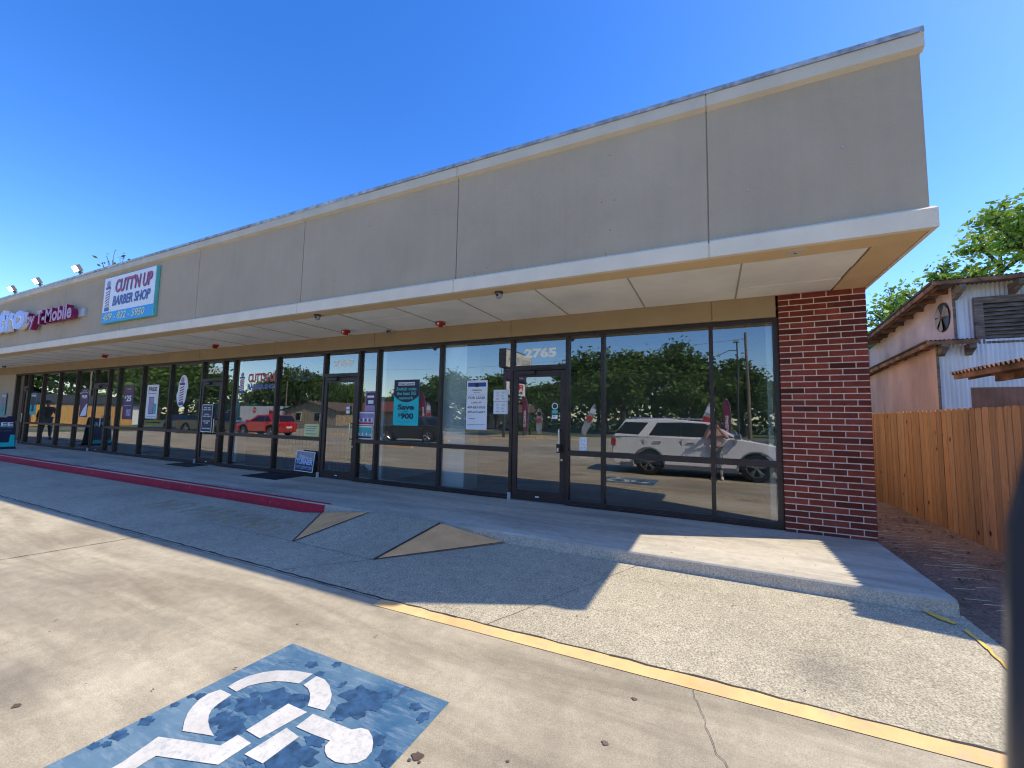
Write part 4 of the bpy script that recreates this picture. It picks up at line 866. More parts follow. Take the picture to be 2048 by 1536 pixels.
for s_ in (-1,):
    def T_(u, w, o=.004): t = w; return (u, -.305 + .25 * ((w - .02) / 1.06) - o, w)
    q.add([T_(-.34, .08), T_(.34, .08), T_(.34, .22), T_(-.34, .22)], [(0, 1, 2, 3)], 0); q.add([T_(.2, .2, .005), T_(.34, .2, .005), T_(.335, .48, .005), T_(.24, .48, .005)], [(0, 1, 2, 3)], 0)
    q.text("FREE", -.30, .30, .77, .91, 0, 1, .03, fn=lambda X, Z: T_(X, Z, .007)); q.text("Samsung phone offers", -.30, .30, .70, .735, 0, 0, .02, fn=lambda X, Z: T_(X, Z, .007)); q.text("when you switch", -.26, .26, .60, .63, 0, 2, .01, fn=lambda X, Z: T_(X, Z, .007))
q.build('print', [m_teal, m_wht, m_gryp], ab)

# ---------------------------------------------------------------- side yard: fence, shed, awning
fn0 = thing('picket_fence', 'tall cedar privacy fence of dog eared pickets running back beside the brick pier', 'fence')
q = MB(); y = 5.35; k = 0
def fx(y): return 3.0 - .02 * (y - 7)
def fz(y): return -.06 + .0 * y
while y < 15.5:
    w = rnd.choice((.138, .138, .14, .132)); kk = rnd.uniform(.78, 1.2); hh_ = rnd.uniform(-.03, .03); q.cur = ((.38 + hh_) * kk, (.205 + hh_ * .2) * kk, (.11 - hh_ * .2) * kk); X = fx(y) + rnd.uniform(-.003, .003); zt = 1.63 + rnd.uniform(-.006, .006) - .0 * y; z0 = -.12
    t = .016
    ol = [(y + .002, z0), (y + w - .004, z0), (y + w - .004, zt - .03), (y + w - .028, zt), (y + .026, zt), (y + .002, zt - .03)]
    q.prism(ol, lambda u, v, ww: (ww, u, v), X - t / 2, X + t / 2); y += w; k += 1
q.build('pickets', m_picket, fn0)
q = MB()
for z in (.2, .8, 1.4): q.box(3.012, 3.05, 5.35, 7.0, z - .045, z + .045)
for z in (.2, .8, 1.4):
    for yy in range(7, 15): q.box(fx(yy) + .014, fx(yy) + .052, yy, yy + 1, z - .045, z + .045)
q.build('fence_rail', m_picket, fn0)
for yy in (5.4, 7.8, 10.2, 12.6): q = MB(); q.box(fx(yy) + .055, fx(yy) + .145, yy, yy + .09, -.2, 1.55); q.build('fence_post', m_picket, fn0)

def corr(mb, o, u, v, LU, LV, pitch=.076, amp=.009, mi=0, n=4):
    """corrugated sheet: origin o, width direction u (waves across u), height direction v"""
    o, u, v = Vector(o), Vector(u).normalized(), Vector(v).normalized(); nrm = u.cross(v).normalized()
    N_ = int(LU / pitch * n); 
    vs = []
    for i in range(N_ + 1):
        a = LU * i / N_; h_ = amp * math.cos(2 * math.pi * a / pitch)
        lv0, lv1 = (LV(a) if callable(LV) else (0, LV))
        vs += [o + u * a + nrm * h_ + v * lv0, o + u * a + nrm * h_ + v * lv1]
    mb.add(vs, [(2 * i, 2 * i + 2, 2 * i + 3, 2 * i + 1) for i in range(N_)], mi)
shed = thing('tin_shed', 'old two tier corrugated iron shed with pink side wall and louvred vent behind the fence', 'shed')
YS = 13.0; XC = .368 * YS
q = MB(); corr(q, (XC, YS, -.2), (1, 0, 0), (0, 0, 1), 7.0, 3.58, amp=.011); q.build('lower_wall', m_corr, shed, smooth=True, ang=80)
q = MB(); corr(q, (XC, 19.5, -.2), (0, -1, 0), (0, 0, 1), 6.5, lambda a: (0, 3.05 + .085 * a), amp=.004); q.build('pink_side_wall', m_pink, shed, smooth=True, ang=80)
q = MB(); corr(q, (5.16, YS + .1, 3.35), (1, 0, 0), (0, 0, 1), 6.8, 1.42, amp=.011); q.build('upper_wall', m_corr, shed, smooth=True, ang=80)
q = MB(); corr(q, (5.16, 19.0, 2.9), (0, -1, 0), (0, 0, 1), 5.9, lambda a: (0, 1.20 + .115 * a), amp=.005); q.box(5.13, 5.17, 18.95, 19.05, 2.9, 4.1, 0); q.build('upper_side_wall', m_pink2, shed, smooth=True, ang=80)
q = MB(); q.box(5.145, 5.175, YS + .06, YS + .13, 3.3, 4.8); q.box(XC - .02, XC + .012, YS - .03, YS + .03, -.2, 3.35); q.build('corner_board', m_wood, shed)
def roofslab(name, x0, x1, y0, z0, y1, z1, mi_m, lip=.10):
    q = MB(); o = Vector((x0, y0, z0)); v = Vector((0, y1 - y0, z1 - z0)); corr(q, o, (1, 0, 0), v, x1 - x0, v.length, amp=.012)
    r_ = q.build(name, mi_m, shed, smooth=True, ang=80)
    e = MB(); e.box(x0 + .02, x1, y0 + .02, y0 + .06, z0 - lip, z0 - .014)
    d_ = v.normalized(); 
    for off in (.06, .14): e.add([o + Vector((off, .06, -.02)) , o + Vector((off + .045, .06, -.02)), o + Vector((off + .045, .06, -.02)) + v * .98, o + Vector((off, .06, -.02)) + v * .98, o + Vector((off, .06, -.12)), o + Vector((off + .045, .06, -.12)), o + Vector((off + .045, .06, -.12)) + v * .98, o + Vector((off, .06, -.12)) + v * .98], [(0, 1, 2, 3), (4, 7, 6, 5), (0, 4, 5, 1), (1, 5, 6, 2), (2, 6, 7, 3), (3, 7, 4, 0)])
    y = y0 + .7
    while y < y1 - .2:
        z = z0 + (z1 - z0) * (y - y0) / (y1 - y0); e.box(x0 + .22, x1 - .1, y, y + .06, z - .11, z - .015); y += .65
    e.build('rafter', m_woodr, r_)
    return r_
r1 = roofslab('upper_roof', 4.62, 12.1, 12.60, 1.38 + .2665 * 12.6, 18.6, 4.22, m_roofm)
r2 = roofslab('lower_roof', 4.50, 5.38, 12.70, 1.38 + .1565 * 12.7, 19.4, 3.06, m_roofm)
for x in (5.12, 6.05, 6.98, 7.9, 8.8):
    q = MB(); q.add([(x, 12.66, 4.62), (x + .09, 12.66, 4.62), (x + .09, 12.66, 4.50), (x, 12.66, 4.50), (x, 13.06, 4.60), (x + .09, 13.06, 4.60), (x + .09, 13.06, 4.34), (x, 13.06, 4.34)], [(0, 1, 2, 3), (4, 7, 6, 5), (0, 4, 5, 1), (1, 5, 6, 2), (2, 6, 7, 3), (3, 7, 4, 0)]); q.build('eave_bracket', m_wood, shed)
for x in (4.78, 5.24):
    q = MB(); q.add([(x, 12.74, 3.27), (x + .11, 12.74, 3.27), (x + .11, 12.74, 3.16), (x, 12.74, 3.16), (x, 12.98, 3.26), (x + .11, 12.98, 3.26), (x + .11, 12.98, 3.02), (x, 12.98, 3.02)], [(0, 1, 2, 3), (4, 7, 6, 5), (0, 4, 5, 1), (1, 5, 6, 2), (2, 6, 7, 3), (3, 7, 4, 0)]); q.build('eave_bracket', m_wood, shed)
# louvre
lv = MB(); a0, a1, b0, b1 = 5.46, 7.7, 3.28, 4.36
lv.box(a0, a0 + .15, 13.0, 13.06, b0, b1); lv.box(a1 - .15, a1, 13.0, 13.06, b0, b1); lv.box(a0 + .15, a1 - .15, 13.0, 13.06, b1 - .15, b1); lv.box(a0 + .15, a1 - .15, 12.99, 13.06, b0, b0 + .05)
lvo = lv.build('louvre_vent', m_wood, shed)
q = MB(); z = b0 + .07
while z < b1 - .17:
    j = rnd.uniform(-.008, .008); q.add([(a0 + .15, 13.0, z - .03 + j), (a1 - .15, 13.0, z - .03 - j), (a1 - .15, 13.07, z + .045 - j), (a0 + .15, 13.07, z + .045 + j), (a0 + .15, 13.01, z - .045 + j), (a1 - .15, 13.01, z - .045 - j)], [(0, 1, 2, 3), (0, 4, 5, 1)]); z += .088
q.build('slat', m_wood, lvo)
q = MB(); q.box(a0 + .1, a1 - .1, 13.075, 13.085, b0 + .04, b1 - .1); q.build('dark_backing', m_black, lvo)
# fan in the upper side wall
FX = 5.145; fy, fz_ = 13.62, 4.06
q = MB(); n = 24
ring = [(fy + .36 * math.cos(t), fz_ + .36 * math.sin(t)) for t in [2 * math.pi * i / n for i in range(n)]]
q.prism(ring, lambda u, v, w: (w, u, v), FX - .012, FX - .006); fan = q.build('exhaust_fan', m_black, shed)
q = MB()
for k in range(6):
    a = R(60 * k + 10)
    if k in (1, 3, ): continue
    c0, s0 = math.cos(a), math.sin(a); c1, s1 = math.cos(a + .92), math.sin(a + .92)
    q.add([(FX - .03, fy + .03 * c0, fz_ + .03 * s0), (FX - .05, fy + .34 * c0, fz_ + .34 * s0), (FX - .02, fy + .355 * math.cos(a + .46), fz_ + .355 * math.sin(a + .46)), (FX - .016, fy + .34 * c1, fz_ + .34 * s1), (FX - .02, fy + .03 * c1, fz_ + .03 * s1)], [(0, 1, 2, 3, 4)])
q.tube((FX - .06, fy, fz_), (FX - .012, fy, fz_), .04, n=12); q.build('fan_blade', mat('rusty tan blade', (.34, .25, .19), .8, var=.3), fan)
# rusty lean-to awning
aw = thing('rusty_awning', 'low rusty corrugated lean-to roof on timber joists above the fence at the right', 'awning')
AX, AZ, Ya, Yb = 2.886, 2.09, 5.15, 7.55
q = MB(); v = Vector((3.2, 0, .75)); corr(q, (AX, Yb, AZ), (0, -1, 0), v, Yb - Ya, v.length, pitch=.085, amp=.024)
q.build('tin_roof', m_rust, aw, smooth=True, ang=80)
q = MB(); q.box(AX + .03, AX + .07, Ya + .02, Yb - .02, AZ - .075, AZ - .012); q.box(AX + .32, AX + .36, Ya + .1, Yb - .25, AZ - .13, AZ + .05); q.build('edge_board', m_woodr, aw)
for yy in (5.4, 6.1, 6.8, 7.3):
    q = MB(); q.add([Vector((AX + .1, yy, AZ - .10)), Vector((AX + .1, yy + .06, AZ - .10)), Vector((AX + 3.1, yy + .06, AZ + .6)), Vector((AX + 3.1, yy, AZ + .6)), Vector((AX + .1, yy, AZ + .0)), Vector((AX + .1, yy + .06, AZ + .0)), Vector((AX + 3.1, yy + .06, AZ + .70)), Vector((AX + 3.1, yy, AZ + .70))], [(0, 1, 2, 3), (4, 7, 6, 5), (0, 4, 5, 1), (1, 5, 6, 2), (2, 6, 7, 3), (3, 7, 4, 0)]); q.build('joist', m_woodr, aw)
for yy in (5.3, 7.35):
    q = MB(); q.box(AX + 2.35, AX + 2.45, yy, yy + .1, -.15, AZ + .5); q.build('post', m_wood, aw)
q = MB(); corr(q, (3.75, 9.2, -.1), (1, -.15, 0), (0, 0, 1), 3.0, 2.12, amp=.011); q.build('corrugated_screen', m_corrb, smooth=True, ang=80, label='brown corrugated iron screen wall under the rusty awning', cat='screen wall')

# ---------------------------------------------------------------- trees
def tree_mesh(seed, H=9.0, spread=4.0, trunk=.28, levels=4, leaf=.2, nleaf=7000, sparse=.5, z_lo=.35, cols=((.06, .12, .02), (.16, .24, .04)), bare=0.0, flat=.7):
    r = random.Random(seed); tr = MB(); tips = []
    def grow(p, d, L_, rad, lev):
        n = 3; q_ = p
        for i in range(n):
            d2 = (d + Vector((r.gauss(0, .16), r.gauss(0, .16), r.gauss(.04, .08)))).normalized(); e = q_ + d2 * (L_ / n)
            r0 = rad * (1 - .35 * i / n); r1 = rad * (1 - .35 * (i + 1) / n); tr.tube(q_, e, r0, r1, 7 if lev < 2 else 4, cap=False); q_ = e; d = d2
            if lev >= 2: tips.append((q_, lev))
        if lev >= levels: tips.append((q_, lev)); return
        k = r.choice((3, 4)) if lev else r.choice((4, 5))
        for i in range(k):
            a = 2 * math.pi * (i + r.random() * .7) / k; tilt = r.uniform(.45, 1.05) if lev else r.uniform(.35, .95)
            b = d.orthogonal().normalized(); c = d.cross(b)
            nd = (d * math.cos(tilt) + (b * math.cos(a) + c * math.sin(a)) * math.sin(tilt)); nd.z = nd.z * flat + .12
            grow(q_, nd.normalized(), L_ * r.uniform(.55, .85), rad * .62, lev + 1)
    grow(Vector((0, 0, -.1)), Vector((r.uniform(-.1, .1), r.uniform(-.1, .1), 1)), H * .32, trunk, 0)
    mz = max(p.z for p, _ in tips); mr = max(math.hypot(p.x, p.y) for p, _ in tips)
    sx = spread / mr; sz = H / mz
    tr.v = [(x * sx, y * sx, z * sz) for x, y, z in tr.v]
    T = [Vector((p.x * sx, p.y * sx, p.z * sz)) for p, l_ in tips if p.z * sz > H * z_lo]
    lf_ = MB(); per = max(1, nleaf // len(T))
    for t in T:
        if r.random() < bare: continue
        cr_ = r.uniform(.35, 1.0) * sparse; k_ = r.uniform(0, 1); cc = [a + (b - a) * k_ for a, b in zip(*cols)]
        for _ in range(int(per * r.uniform(.4, 1.7))):
            p = t + Vector((r.gauss(0, cr_), r.gauss(0, cr_), r.gauss(0, cr_ * .6))); s_ = leaf * r.uniform(.5, 1.2)
            a = Vector((r.gauss(0, 1), r.gauss(0, 1), r.gauss(0, .6))).normalized() * s_; b = a.cross(Vector((r.gauss(0, 1), r.gauss(0, 1), r.gauss(0, 1)))).normalized() * s_ * .5
            v_ = r.uniform(.75, 1.25); lf_.cur = (cc[0] * v_, cc[1] * v_, cc[2] * v_)
            lf_.add([p - a, p + b, p + a, p - b], [(0, 1, 2, 3)])
    return tr, lf_
def make_tree(name, label, loc, seed, group=None, rz=0, **kw):
    t = thing(name, label, 'tree', loc, rz, group); a, b = tree_mesh(seed, **kw)
    a.build('trunk', m_bark, t, smooth=True, ang=80); b.build('crown', m_leaf, t); return t
BR = ((.12, .22, .025), (.36, .48, .07))
make_tree('spring_tree', 'large bright green tree with open crown and bare twigs rising behind the tin shed', (13.4, 30.0, -.3), 11, H=12.8, spread=6.0, trunk=.5, leaf=.16, nleaf=15000, sparse=.50, z_lo=.42, cols=BR, bare=.15)
make_tree('spring_tree', 'smaller bright leafed tree with leaning limbs between the canopy corner and the shed roof', (8.4, 27.0, -.3), 5, H=8.6, spread=3.2, trunk=.3, leaf=.15, nleaf=6000, sparse=.38, z_lo=.45, cols=BR, bare=.15)
make_tree('spring_tree', 'dense low yellow green tree glimpsed between the brick pier and the shed', (9.2, 33.0, -.3), 21, H=6.6, spread=3.4, trunk=.25, leaf=.18, nleaf=8000, sparse=.5, z_lo=.1, cols=BR)
make_tree('roof_tree', 'tip of a thin leafed tree just above the roofline beyond the barber sign', (-47.0, 18.6, -.3), 31, H=15.9, spread=3.6, trunk=.4, leaf=.22, nleaf=2200, sparse=.5, z_lo=.5, cols=((.10, .13, .05), (.2, .25, .08)), bare=.5)
# reflected side of the street (seen in the shop glass)
DK = ((.06, .11, .03), (.17, .27, .06))
tA = make_tree('street_tree', 'tall broad dark green tree reflected behind the white car', (-6.5, -42, -.3), 41, H=11.2, spread=6.6, trunk=.45, leaf=.34, nleaf=12000, sparse=.95, z_lo=.12, cols=DK, group='leafy trees across the street')
tB = make_tree('street_tree', 'rounded bushy tree reflected to the left of the pole sign', (-30, -44, -.3), 42, H=8.2, spread=5.2, trunk=.35, leaf=.32, nleaf=9000, sparse=.9, z_lo=.08, cols=DK, group='leafy trees across the street')
TL = [('A', -13.5, -46, 1.0, 'tree reflected to the right of the 2765 door beside the tallest one'), ('A', .5, -40, .78, 'tree reflected behind the light pole in the right hand window'), ('B', -9.5, -38, .95, 'lower bushy tree reflected in front of the tallest one'), ('B', 3.5, -47, .85, 'bushy tree reflected beside the utility pole'),
      ('B', -21, -41, .80, 'bushy tree reflected beside the purple banner flag'), ('A', -40, -44, .80, 'broad tree reflected above the teal poster'), ('B', -52, -52, .95, 'bushy tree reflected over the red brown roof'), ('B', -3, -36, .72, 'low bushy tree reflected behind the middle of the white car'),
      ('A', -78, -46, 1.0, 'broad tree reflected above the red hatchback'), ('B', -92, -50, 1.2, 'bushy tree reflected behind the dark green shop'), ('A', -70, -50, .78, 'tree reflected to the left of the tan house'), ('B', -62, -62, .95, 'small bushy tree reflected between the white building and the tan house'),
      ('B', 9.5, -42, .6, 'low bushy tree reflected at the right edge of the window'), ('A', -16.5, -52, .88, 'broad tree reflected over the pole sign banner'), ('A', -80, -14, .92, 'broad tree reflected beyond the orange fence'), ('B', -74, -22, .95, 'bushy tree reflected left of the clipped green tree'),
      ('B', -84, -2, .9, 'bushy tree reflected behind the dark gabled house'), ('A', -98, -30, 1.0, 'broad tree reflected far beyond the dark pickup')]
for k_, x, y, s_, lb_ in TL: dup(tA if k_ == 'A' else tB, (x, y, -.3), rnd.uniform(0, 6.28), lb_, (s_ * rnd.uniform(.95, 1.1), s_ * rnd.uniform(.95, 1.1), s_))
make_tree('clipped_tree', 'dense bright green tree with a domed crown reflected behind the 25 dollar poster', (-47.5, -10.0, -.3), 44, H=6.6, spread=4.6, trunk=.25, leaf=.25, nleaf=15000, sparse=.7, z_lo=.06, cols=((.06, .12, .02), (.16, .26, .05)), flat=.5)
make_tree('street_bush', 'rounded green bush reflected at the foot of the pole sign', (-17.5, -27.5, -.3), 45, H=1.6, spread=1.5, trunk=.06, leaf=.12, nleaf=3500, sparse=.3, z_lo=.0, cols=DK)

wb_ = MB(); r_ = random.Random(99)
for i in range(30000):
    if i % 3: x = r_.uniform(-120, 24); y = -60 + r_.gauss(0, 1.5); hh = 6.4 + 1.3 * math.sin(x * .21) + .8 * math.sin(x * .63 + 1)
    else: y = r_.uniform(-60, 45); x = -112 + r_.gauss(0, 1.5); hh = 5.5 + 1.3 * math.sin(y * .25)
    z = hh * (1 - r_.random() ** 1.6) - .3; k_ = .6 + .4 * math.sin(x * 1.3 + z * 1.1) * math.cos(y * .7 + z); s_ = r_.uniform(.3, .6)
    a = Vector((r_.gauss(0, 1), r_.gauss(0, 1), r_.gauss(0, .6))).normalized() * s_; b = a.cross(Vector((r_.gauss(0, 1), r_.gauss(0, 1), r_.gauss(0, 1)))).normalized() * s_ * .6
    v_ = r_.uniform(.7, 1.2); wb_.cur = (.09 * k_ * v_ + .03, .15 * k_ * v_ + .045, .02 + .01 * k_); p = Vector((x, y, z)); wb_.add([p - a, p + b, p + a, p - b], [(0, 1, 2, 3)])
wb_.build('far_woodland', m_leaf, kind='stuff', label='continuous belt of far off woodland closing the view across the street', cat='woodland')
# ---------------------------------------------------------------- people
def skinned(name, nodes, edges, root, material, parent, sub=2):
    bm = bmesh.new(); ly = bm.verts.layers.skin.verify(); vs = {}
    for k, (p, r_) in nodes.items():
        v = bm.verts.new(p); v[ly].radius = (r_, r_) if not hasattr(r_, '__len__') else r_; v[ly].use_root = (k == root); vs[k] = v
    for a, b in edges: bm.edges.new((vs[a], vs[b]))
    me = bpy.data.meshes.new(name); bm.to_mesh(me); bm.free(); me.materials.append(material)
    o = bpy.data.objects.new(name, me); COL.objects.link(o); o.parent = parent
    o.modifiers.new('skin', 'SKIN').use_smooth_shade = True; s_ = o.modifiers.new('sub', 'SUBSURF'); s_.levels = sub; s_.render_levels = sub
    return o
def hand(N, E, w, fwd, upv, side, tag, s_=1.0):
    """palm + five fingers from wrist node w; fwd = finger direction, side = thumb side"""
    wp = Vector(N[w][0]); f_, s2 = Vector(fwd).normalized(), Vector(side).normalized(); u_ = f_.cross(s2).normalized() * (1 if Vector(upv).dot(f_.cross(s2)) > 0 else -1)
    N[tag + 'palm'] = (wp + f_ * .05, .022); E.append((w, tag + 'palm'))
    for i, (o, L_) in enumerate(((.028, .07), (.010, .08), (-.010, .075), (-.028, .06))):
        a = wp + f_ * .085 + s2 * o; N[tag + f'k{i}'] = (a, .009); E.append((tag + 'palm', tag + f'k{i}'))
        b = a + f_ * L_ * .5 - u_ * .010 * (1 + i * .3); c = b + f_ * L_ * .35 - u_ * .022; N[tag + f'm{i}'] = (b, .008); N[tag + f't{i}'] = (c, .007); E.extend([(tag + f'k{i}', tag + f'm{i}'), (tag + f'm{i}', tag + f't{i}')])
    a = wp + f_ * .035 + s2 * .038; b = a + f_ * .03 + s2 * .02; N[tag + 'th0'] = (a, .011); N[tag + 'th1'] = (b, .009); E.extend([(tag + 'palm', tag + 'th0'), (tag + 'th0', tag + 'th1')])
def person(name, label, loc, rz, pose, hair_m, top_m, leg_m, shoe_m, s_=1.0, longhair=True):
    t = thing(name, label, 'person', loc, rz); t.scale = (s_, s_, s_)
    P_ = dict(pelvis=(0, 0, .95), belly=(0, 0, 1.10), chest=(0, -.01, 1.28), neckb=(0, .01, 1.44), neck=(0, .0, 1.50), jaw=(0, -.02, 1.55), head=(0, -.005, 1.62), crown=(0, .005, 1.695),
              hipL=(-.10, 0, .90), hipR=(.10, 0, .90), kneeL=(-.12, -.02, .49), kneeR=(.12, .0, .49), ankL=(-.12, .02, .09), ankR=(.12, .03, .09), toeL=(-.14, -.12, .035), toeR=(.14, -.11, .035),
              shL=(-.18, .0, 1.40), shR=(.18, .0, 1.40), elL=(-.28, -.08, 1.15), elR=(.28, -.08, 1.15), wrL=(-.12, -.26, 1.33), wrR=(.12, -.26, 1.33))
    P_.update(pose)
    rad = dict(pelvis=.135, belly=.115, chest=.13, neckb=.07, neck=.055, jaw=.068, head=.092, crown=.06, hipL=.095, hipR=.095, kneeL=.058, kneeR=.058, ankL=.038, ankR=.038, toeL=.035, toeR=.035, shL=.06, shR=.06, elL=.042, elR=.042, wrL=.028, wrR=.028)
    N = {k: (v, rad[k]) for k, v in P_.items()}
    E_ = [('pelvis', 'belly'), ('belly', 'chest'), ('chest', 'neckb'), ('neckb', 'neck'), ('neck', 'jaw'), ('jaw', 'head'), ('head', 'crown'), ('pelvis', 'hipL'), ('pelvis', 'hipR'), ('hipL', 'kneeL'), ('hipR', 'kneeR'), ('kneeL', 'ankL'), ('kneeR', 'ankR'), ('ankL', 'toeL'), ('ankR', 'toeR'), ('chest', 'shL'), ('chest', 'shR'), ('shL', 'elL'), ('shR', 'elR'), ('elL', 'wrL'), ('elR', 'wrR')]
    for sd_, sg_ in (('L', 1), ('R', -1)):
        fw_ = (Vector(P_['wr' + sd_]) - Vector(P_['el' + sd_])); hand(N, E_, 'wr' + sd_, fw_, (0, 0, 1), (sg_, 0, .3), 'h' + sd_)
    skinned('body', N, E_, 'pelvis', m_skin, t)
    g_ = .016
    tn = {k: (P_[k], rad[k] + g_) for k in ('belly', 'chest', 'neckb', 'shL', 'shR', 'elL', 'elR')}; tn['hem'] = (Vector(P_['pelvis']) + Vector((0, 0, .04)), .155)
    for s2 in 'LR': tn['cuff' + s2] = (Vector(P_['el' + s2]).lerp(Vector(P_['wr' + s2]), .85), .045)
    skinned('blouse', tn, [('hem', 'belly'), ('belly', 'chest'), ('chest', 'neckb'), ('chest', 'shL'), ('chest', 'shR'), ('shL', 'elL'), ('shR', 'elR'), ('elL', 'cuffL'), ('elR', 'cuffR')], 'belly', top_m, t)
    ln = {k: (P_[k], rad[k] + .012) for k in ('pelvis', 'hipL', 'hipR', 'kneeL', 'kneeR')}
    for s2 in 'LR': ln['c' + s2] = (Vector(P_['ank' + s2]) + Vector((0, 0, .05)), .052)
    skinned('trousers', ln, [('pelvis', 'hipL'), ('pelvis', 'hipR'), ('hipL', 'kneeL'), ('hipR', 'kneeR'), ('kneeL', 'cL'), ('kneeR', 'cR')], 'pelvis', leg_m, t)
    for s2 in 'LR':
        a = Vector(P_['ank' + s2]); b = Vector(P_['toe' + s2]); skinned('shoe', {'a': (a + Vector((0, .02, -.01)), .05), 'b': (a.lerp(b, .5) + Vector((0, 0, -.01)), .046), 'c': (b + Vector((0, -.02, .005)), .04)}, [('a', 'b'), ('b', 'c')], 'a', shoe_m, t)
    hd = Vector(P_['head']); q = MB(); q.ball((hd.x, hd.y + .025, hd.z + .03), .105, .108, .115, 16, 10, lo=-.3)
    if longhair:
        for sx in (-1, 1): q.tube((hd.x + sx * .085, hd.y + .02, hd.z + .02), (hd.x + sx * .11, hd.y - .03, hd.z - .30), .045, .02, 8)
        q.tube((hd.x, hd.y + .08, hd.z), (hd.x, hd.y + .09, hd.z - .34), .09, .05, 10)
    q.build('hair', hair_m, t, smooth=True, ang=70)
    q = MB()
    for sx in (-1, 1): q.ball((hd.x + sx * .033, hd.y - .085, hd.z - .005), .011, n=8, k=5)
    q.build('eyes', m_wht, t, smooth=True); q = MB(); q.add([(hd.x, hd.y - .09, hd.z + .01), (hd.x - .014, hd.y - .088, hd.z - .035), (hd.x, hd.y - .118, hd.z - .03), (hd.x + .014, hd.y - .088, hd.z - .035)], [(0, 1, 2), (0, 2, 3), (1, 3, 2)]); q.build('nose', m_skin, t)
    q = MB(); q.box(hd.x - .024, hd.x + .024, hd.y - .09, hd.y - .082, hd.z - .062, hd.z - .052); q.build('mouth', m_redp, t, bevel=.003)
    return t
ph = person('person', 'person in pink top and patterned leggings holding a phone, reflected before the white car', (.10, -.40, -.277), R(180),
            dict(elL=(-.30, -.06, 1.22), elR=(.34, -.06, 1.20), wrL=(-.03, -.29, 1.555), wrR=(.19, -.30, 1.555), kneeL=(-.10, -.02, .49), kneeR=(.11, .0, .49)), m_hair, m_blouse, m_legg, m_wht, .985)
q = MB(); q.box(-.06, .09, -.075, -.067, 1.345, 1.42); q.build('smartphone', m_black, bevel=.004, label='black phone held out sideways by the person reflected in the glass', cat='phone')
person('person', 'person in dark trousers reflected mid stride in the windows at the far left', (-27.6, 5.2, 0), R(95), dict(hipL=(-.09, 0, .9), kneeL=(-.10, -.16, .50), ankL=(-.10, -.22, .09), toeL=(-.10, -.36, .04), kneeR=(.10, .08, .49), ankR=(.1, .28, .12), toeR=(.1, .18, .04), wrL=(-.30, -.20, .95), elL=(-.27, -.02, 1.12), wrR=(.28, .05, .92), elR=(.26, .08, 1.12)), m_hair, m_brown, m_dgrey, m_black, 1.03, False)

# ---------------------------------------------------------------- vehicles (seen in the glass)
def arch(cx, r_, zb, n=12):
    a0 = math.asin(max(-1, min(1, (zb - .38) / r_)))
    return [(cx + r_ * math.cos(t), .38 + r_ * math.sin(t)) for t in [math.pi - a0 + (2 * a0 - math.pi) * i / n for i in range(n + 1)]]
def wheel_obj(parent, x, y, R_, rim_m, side):
    q = MB(); n = 26; w = .115
    prf = [(R_ * .66, -w), (R_ * .93, -w), (R_, -w * .75), (R_, w * .75), (R_ * .93, w), (R_ * .66, w)]
    vs = []; fs = []
    for i in range(n):
        t = 2 * math.pi * i / n
        for r_, yy in prf: vs.append((x + r_ * math.cos(t), y + yy, R_ + r_ * math.sin(t)))
    k = len(prf)
    for i in range(n):
        for j in range(k): fs.append((i * k + j, i * k + (j + 1) % k, ((i + 1) % n) * k + (j + 1) % k, ((i + 1) % n) * k + j))
    q.add(vs, fs); wo = q.build('wheel', m_rubber, parent, smooth=True)
    q = MB(); yo = y + side * w * .7; q.tube((x, y, R_), (x, yo - side * .05, R_), R_ * .66, n=24, mi=1)
    for s_ in range(5):
        a = 2 * math.pi * s_ / 5 + .3
        for da in (-.16, .16):
            p0 = (x + .05 * math.cos(a), yo, R_ + .05 * math.sin(a)); p1 = (x + R_ * .63 * math.cos(a + da), yo, R_ + R_ * .63 * math.sin(a + da)); q.tube(p0, p1, .022, .018, 6)
    for i in range(24):
        t0, t1 = 2 * math.pi * i / 24, 2 * math.pi * (i + 1) / 24; q.tube((x + R_ * .645 * math.cos(t0), yo, R_ + R_ * .645 * math.sin(t0)), (x + R_ * .645 * math.cos(t1), yo, R_ + R_ * .645 * math.sin(t1)), .014, n=5)
    q.tube((x, yo - side * .02, R_), (x, yo + side * .012, R_), .05, n=12); q.build('rim', [rim_m, m_black], wo)
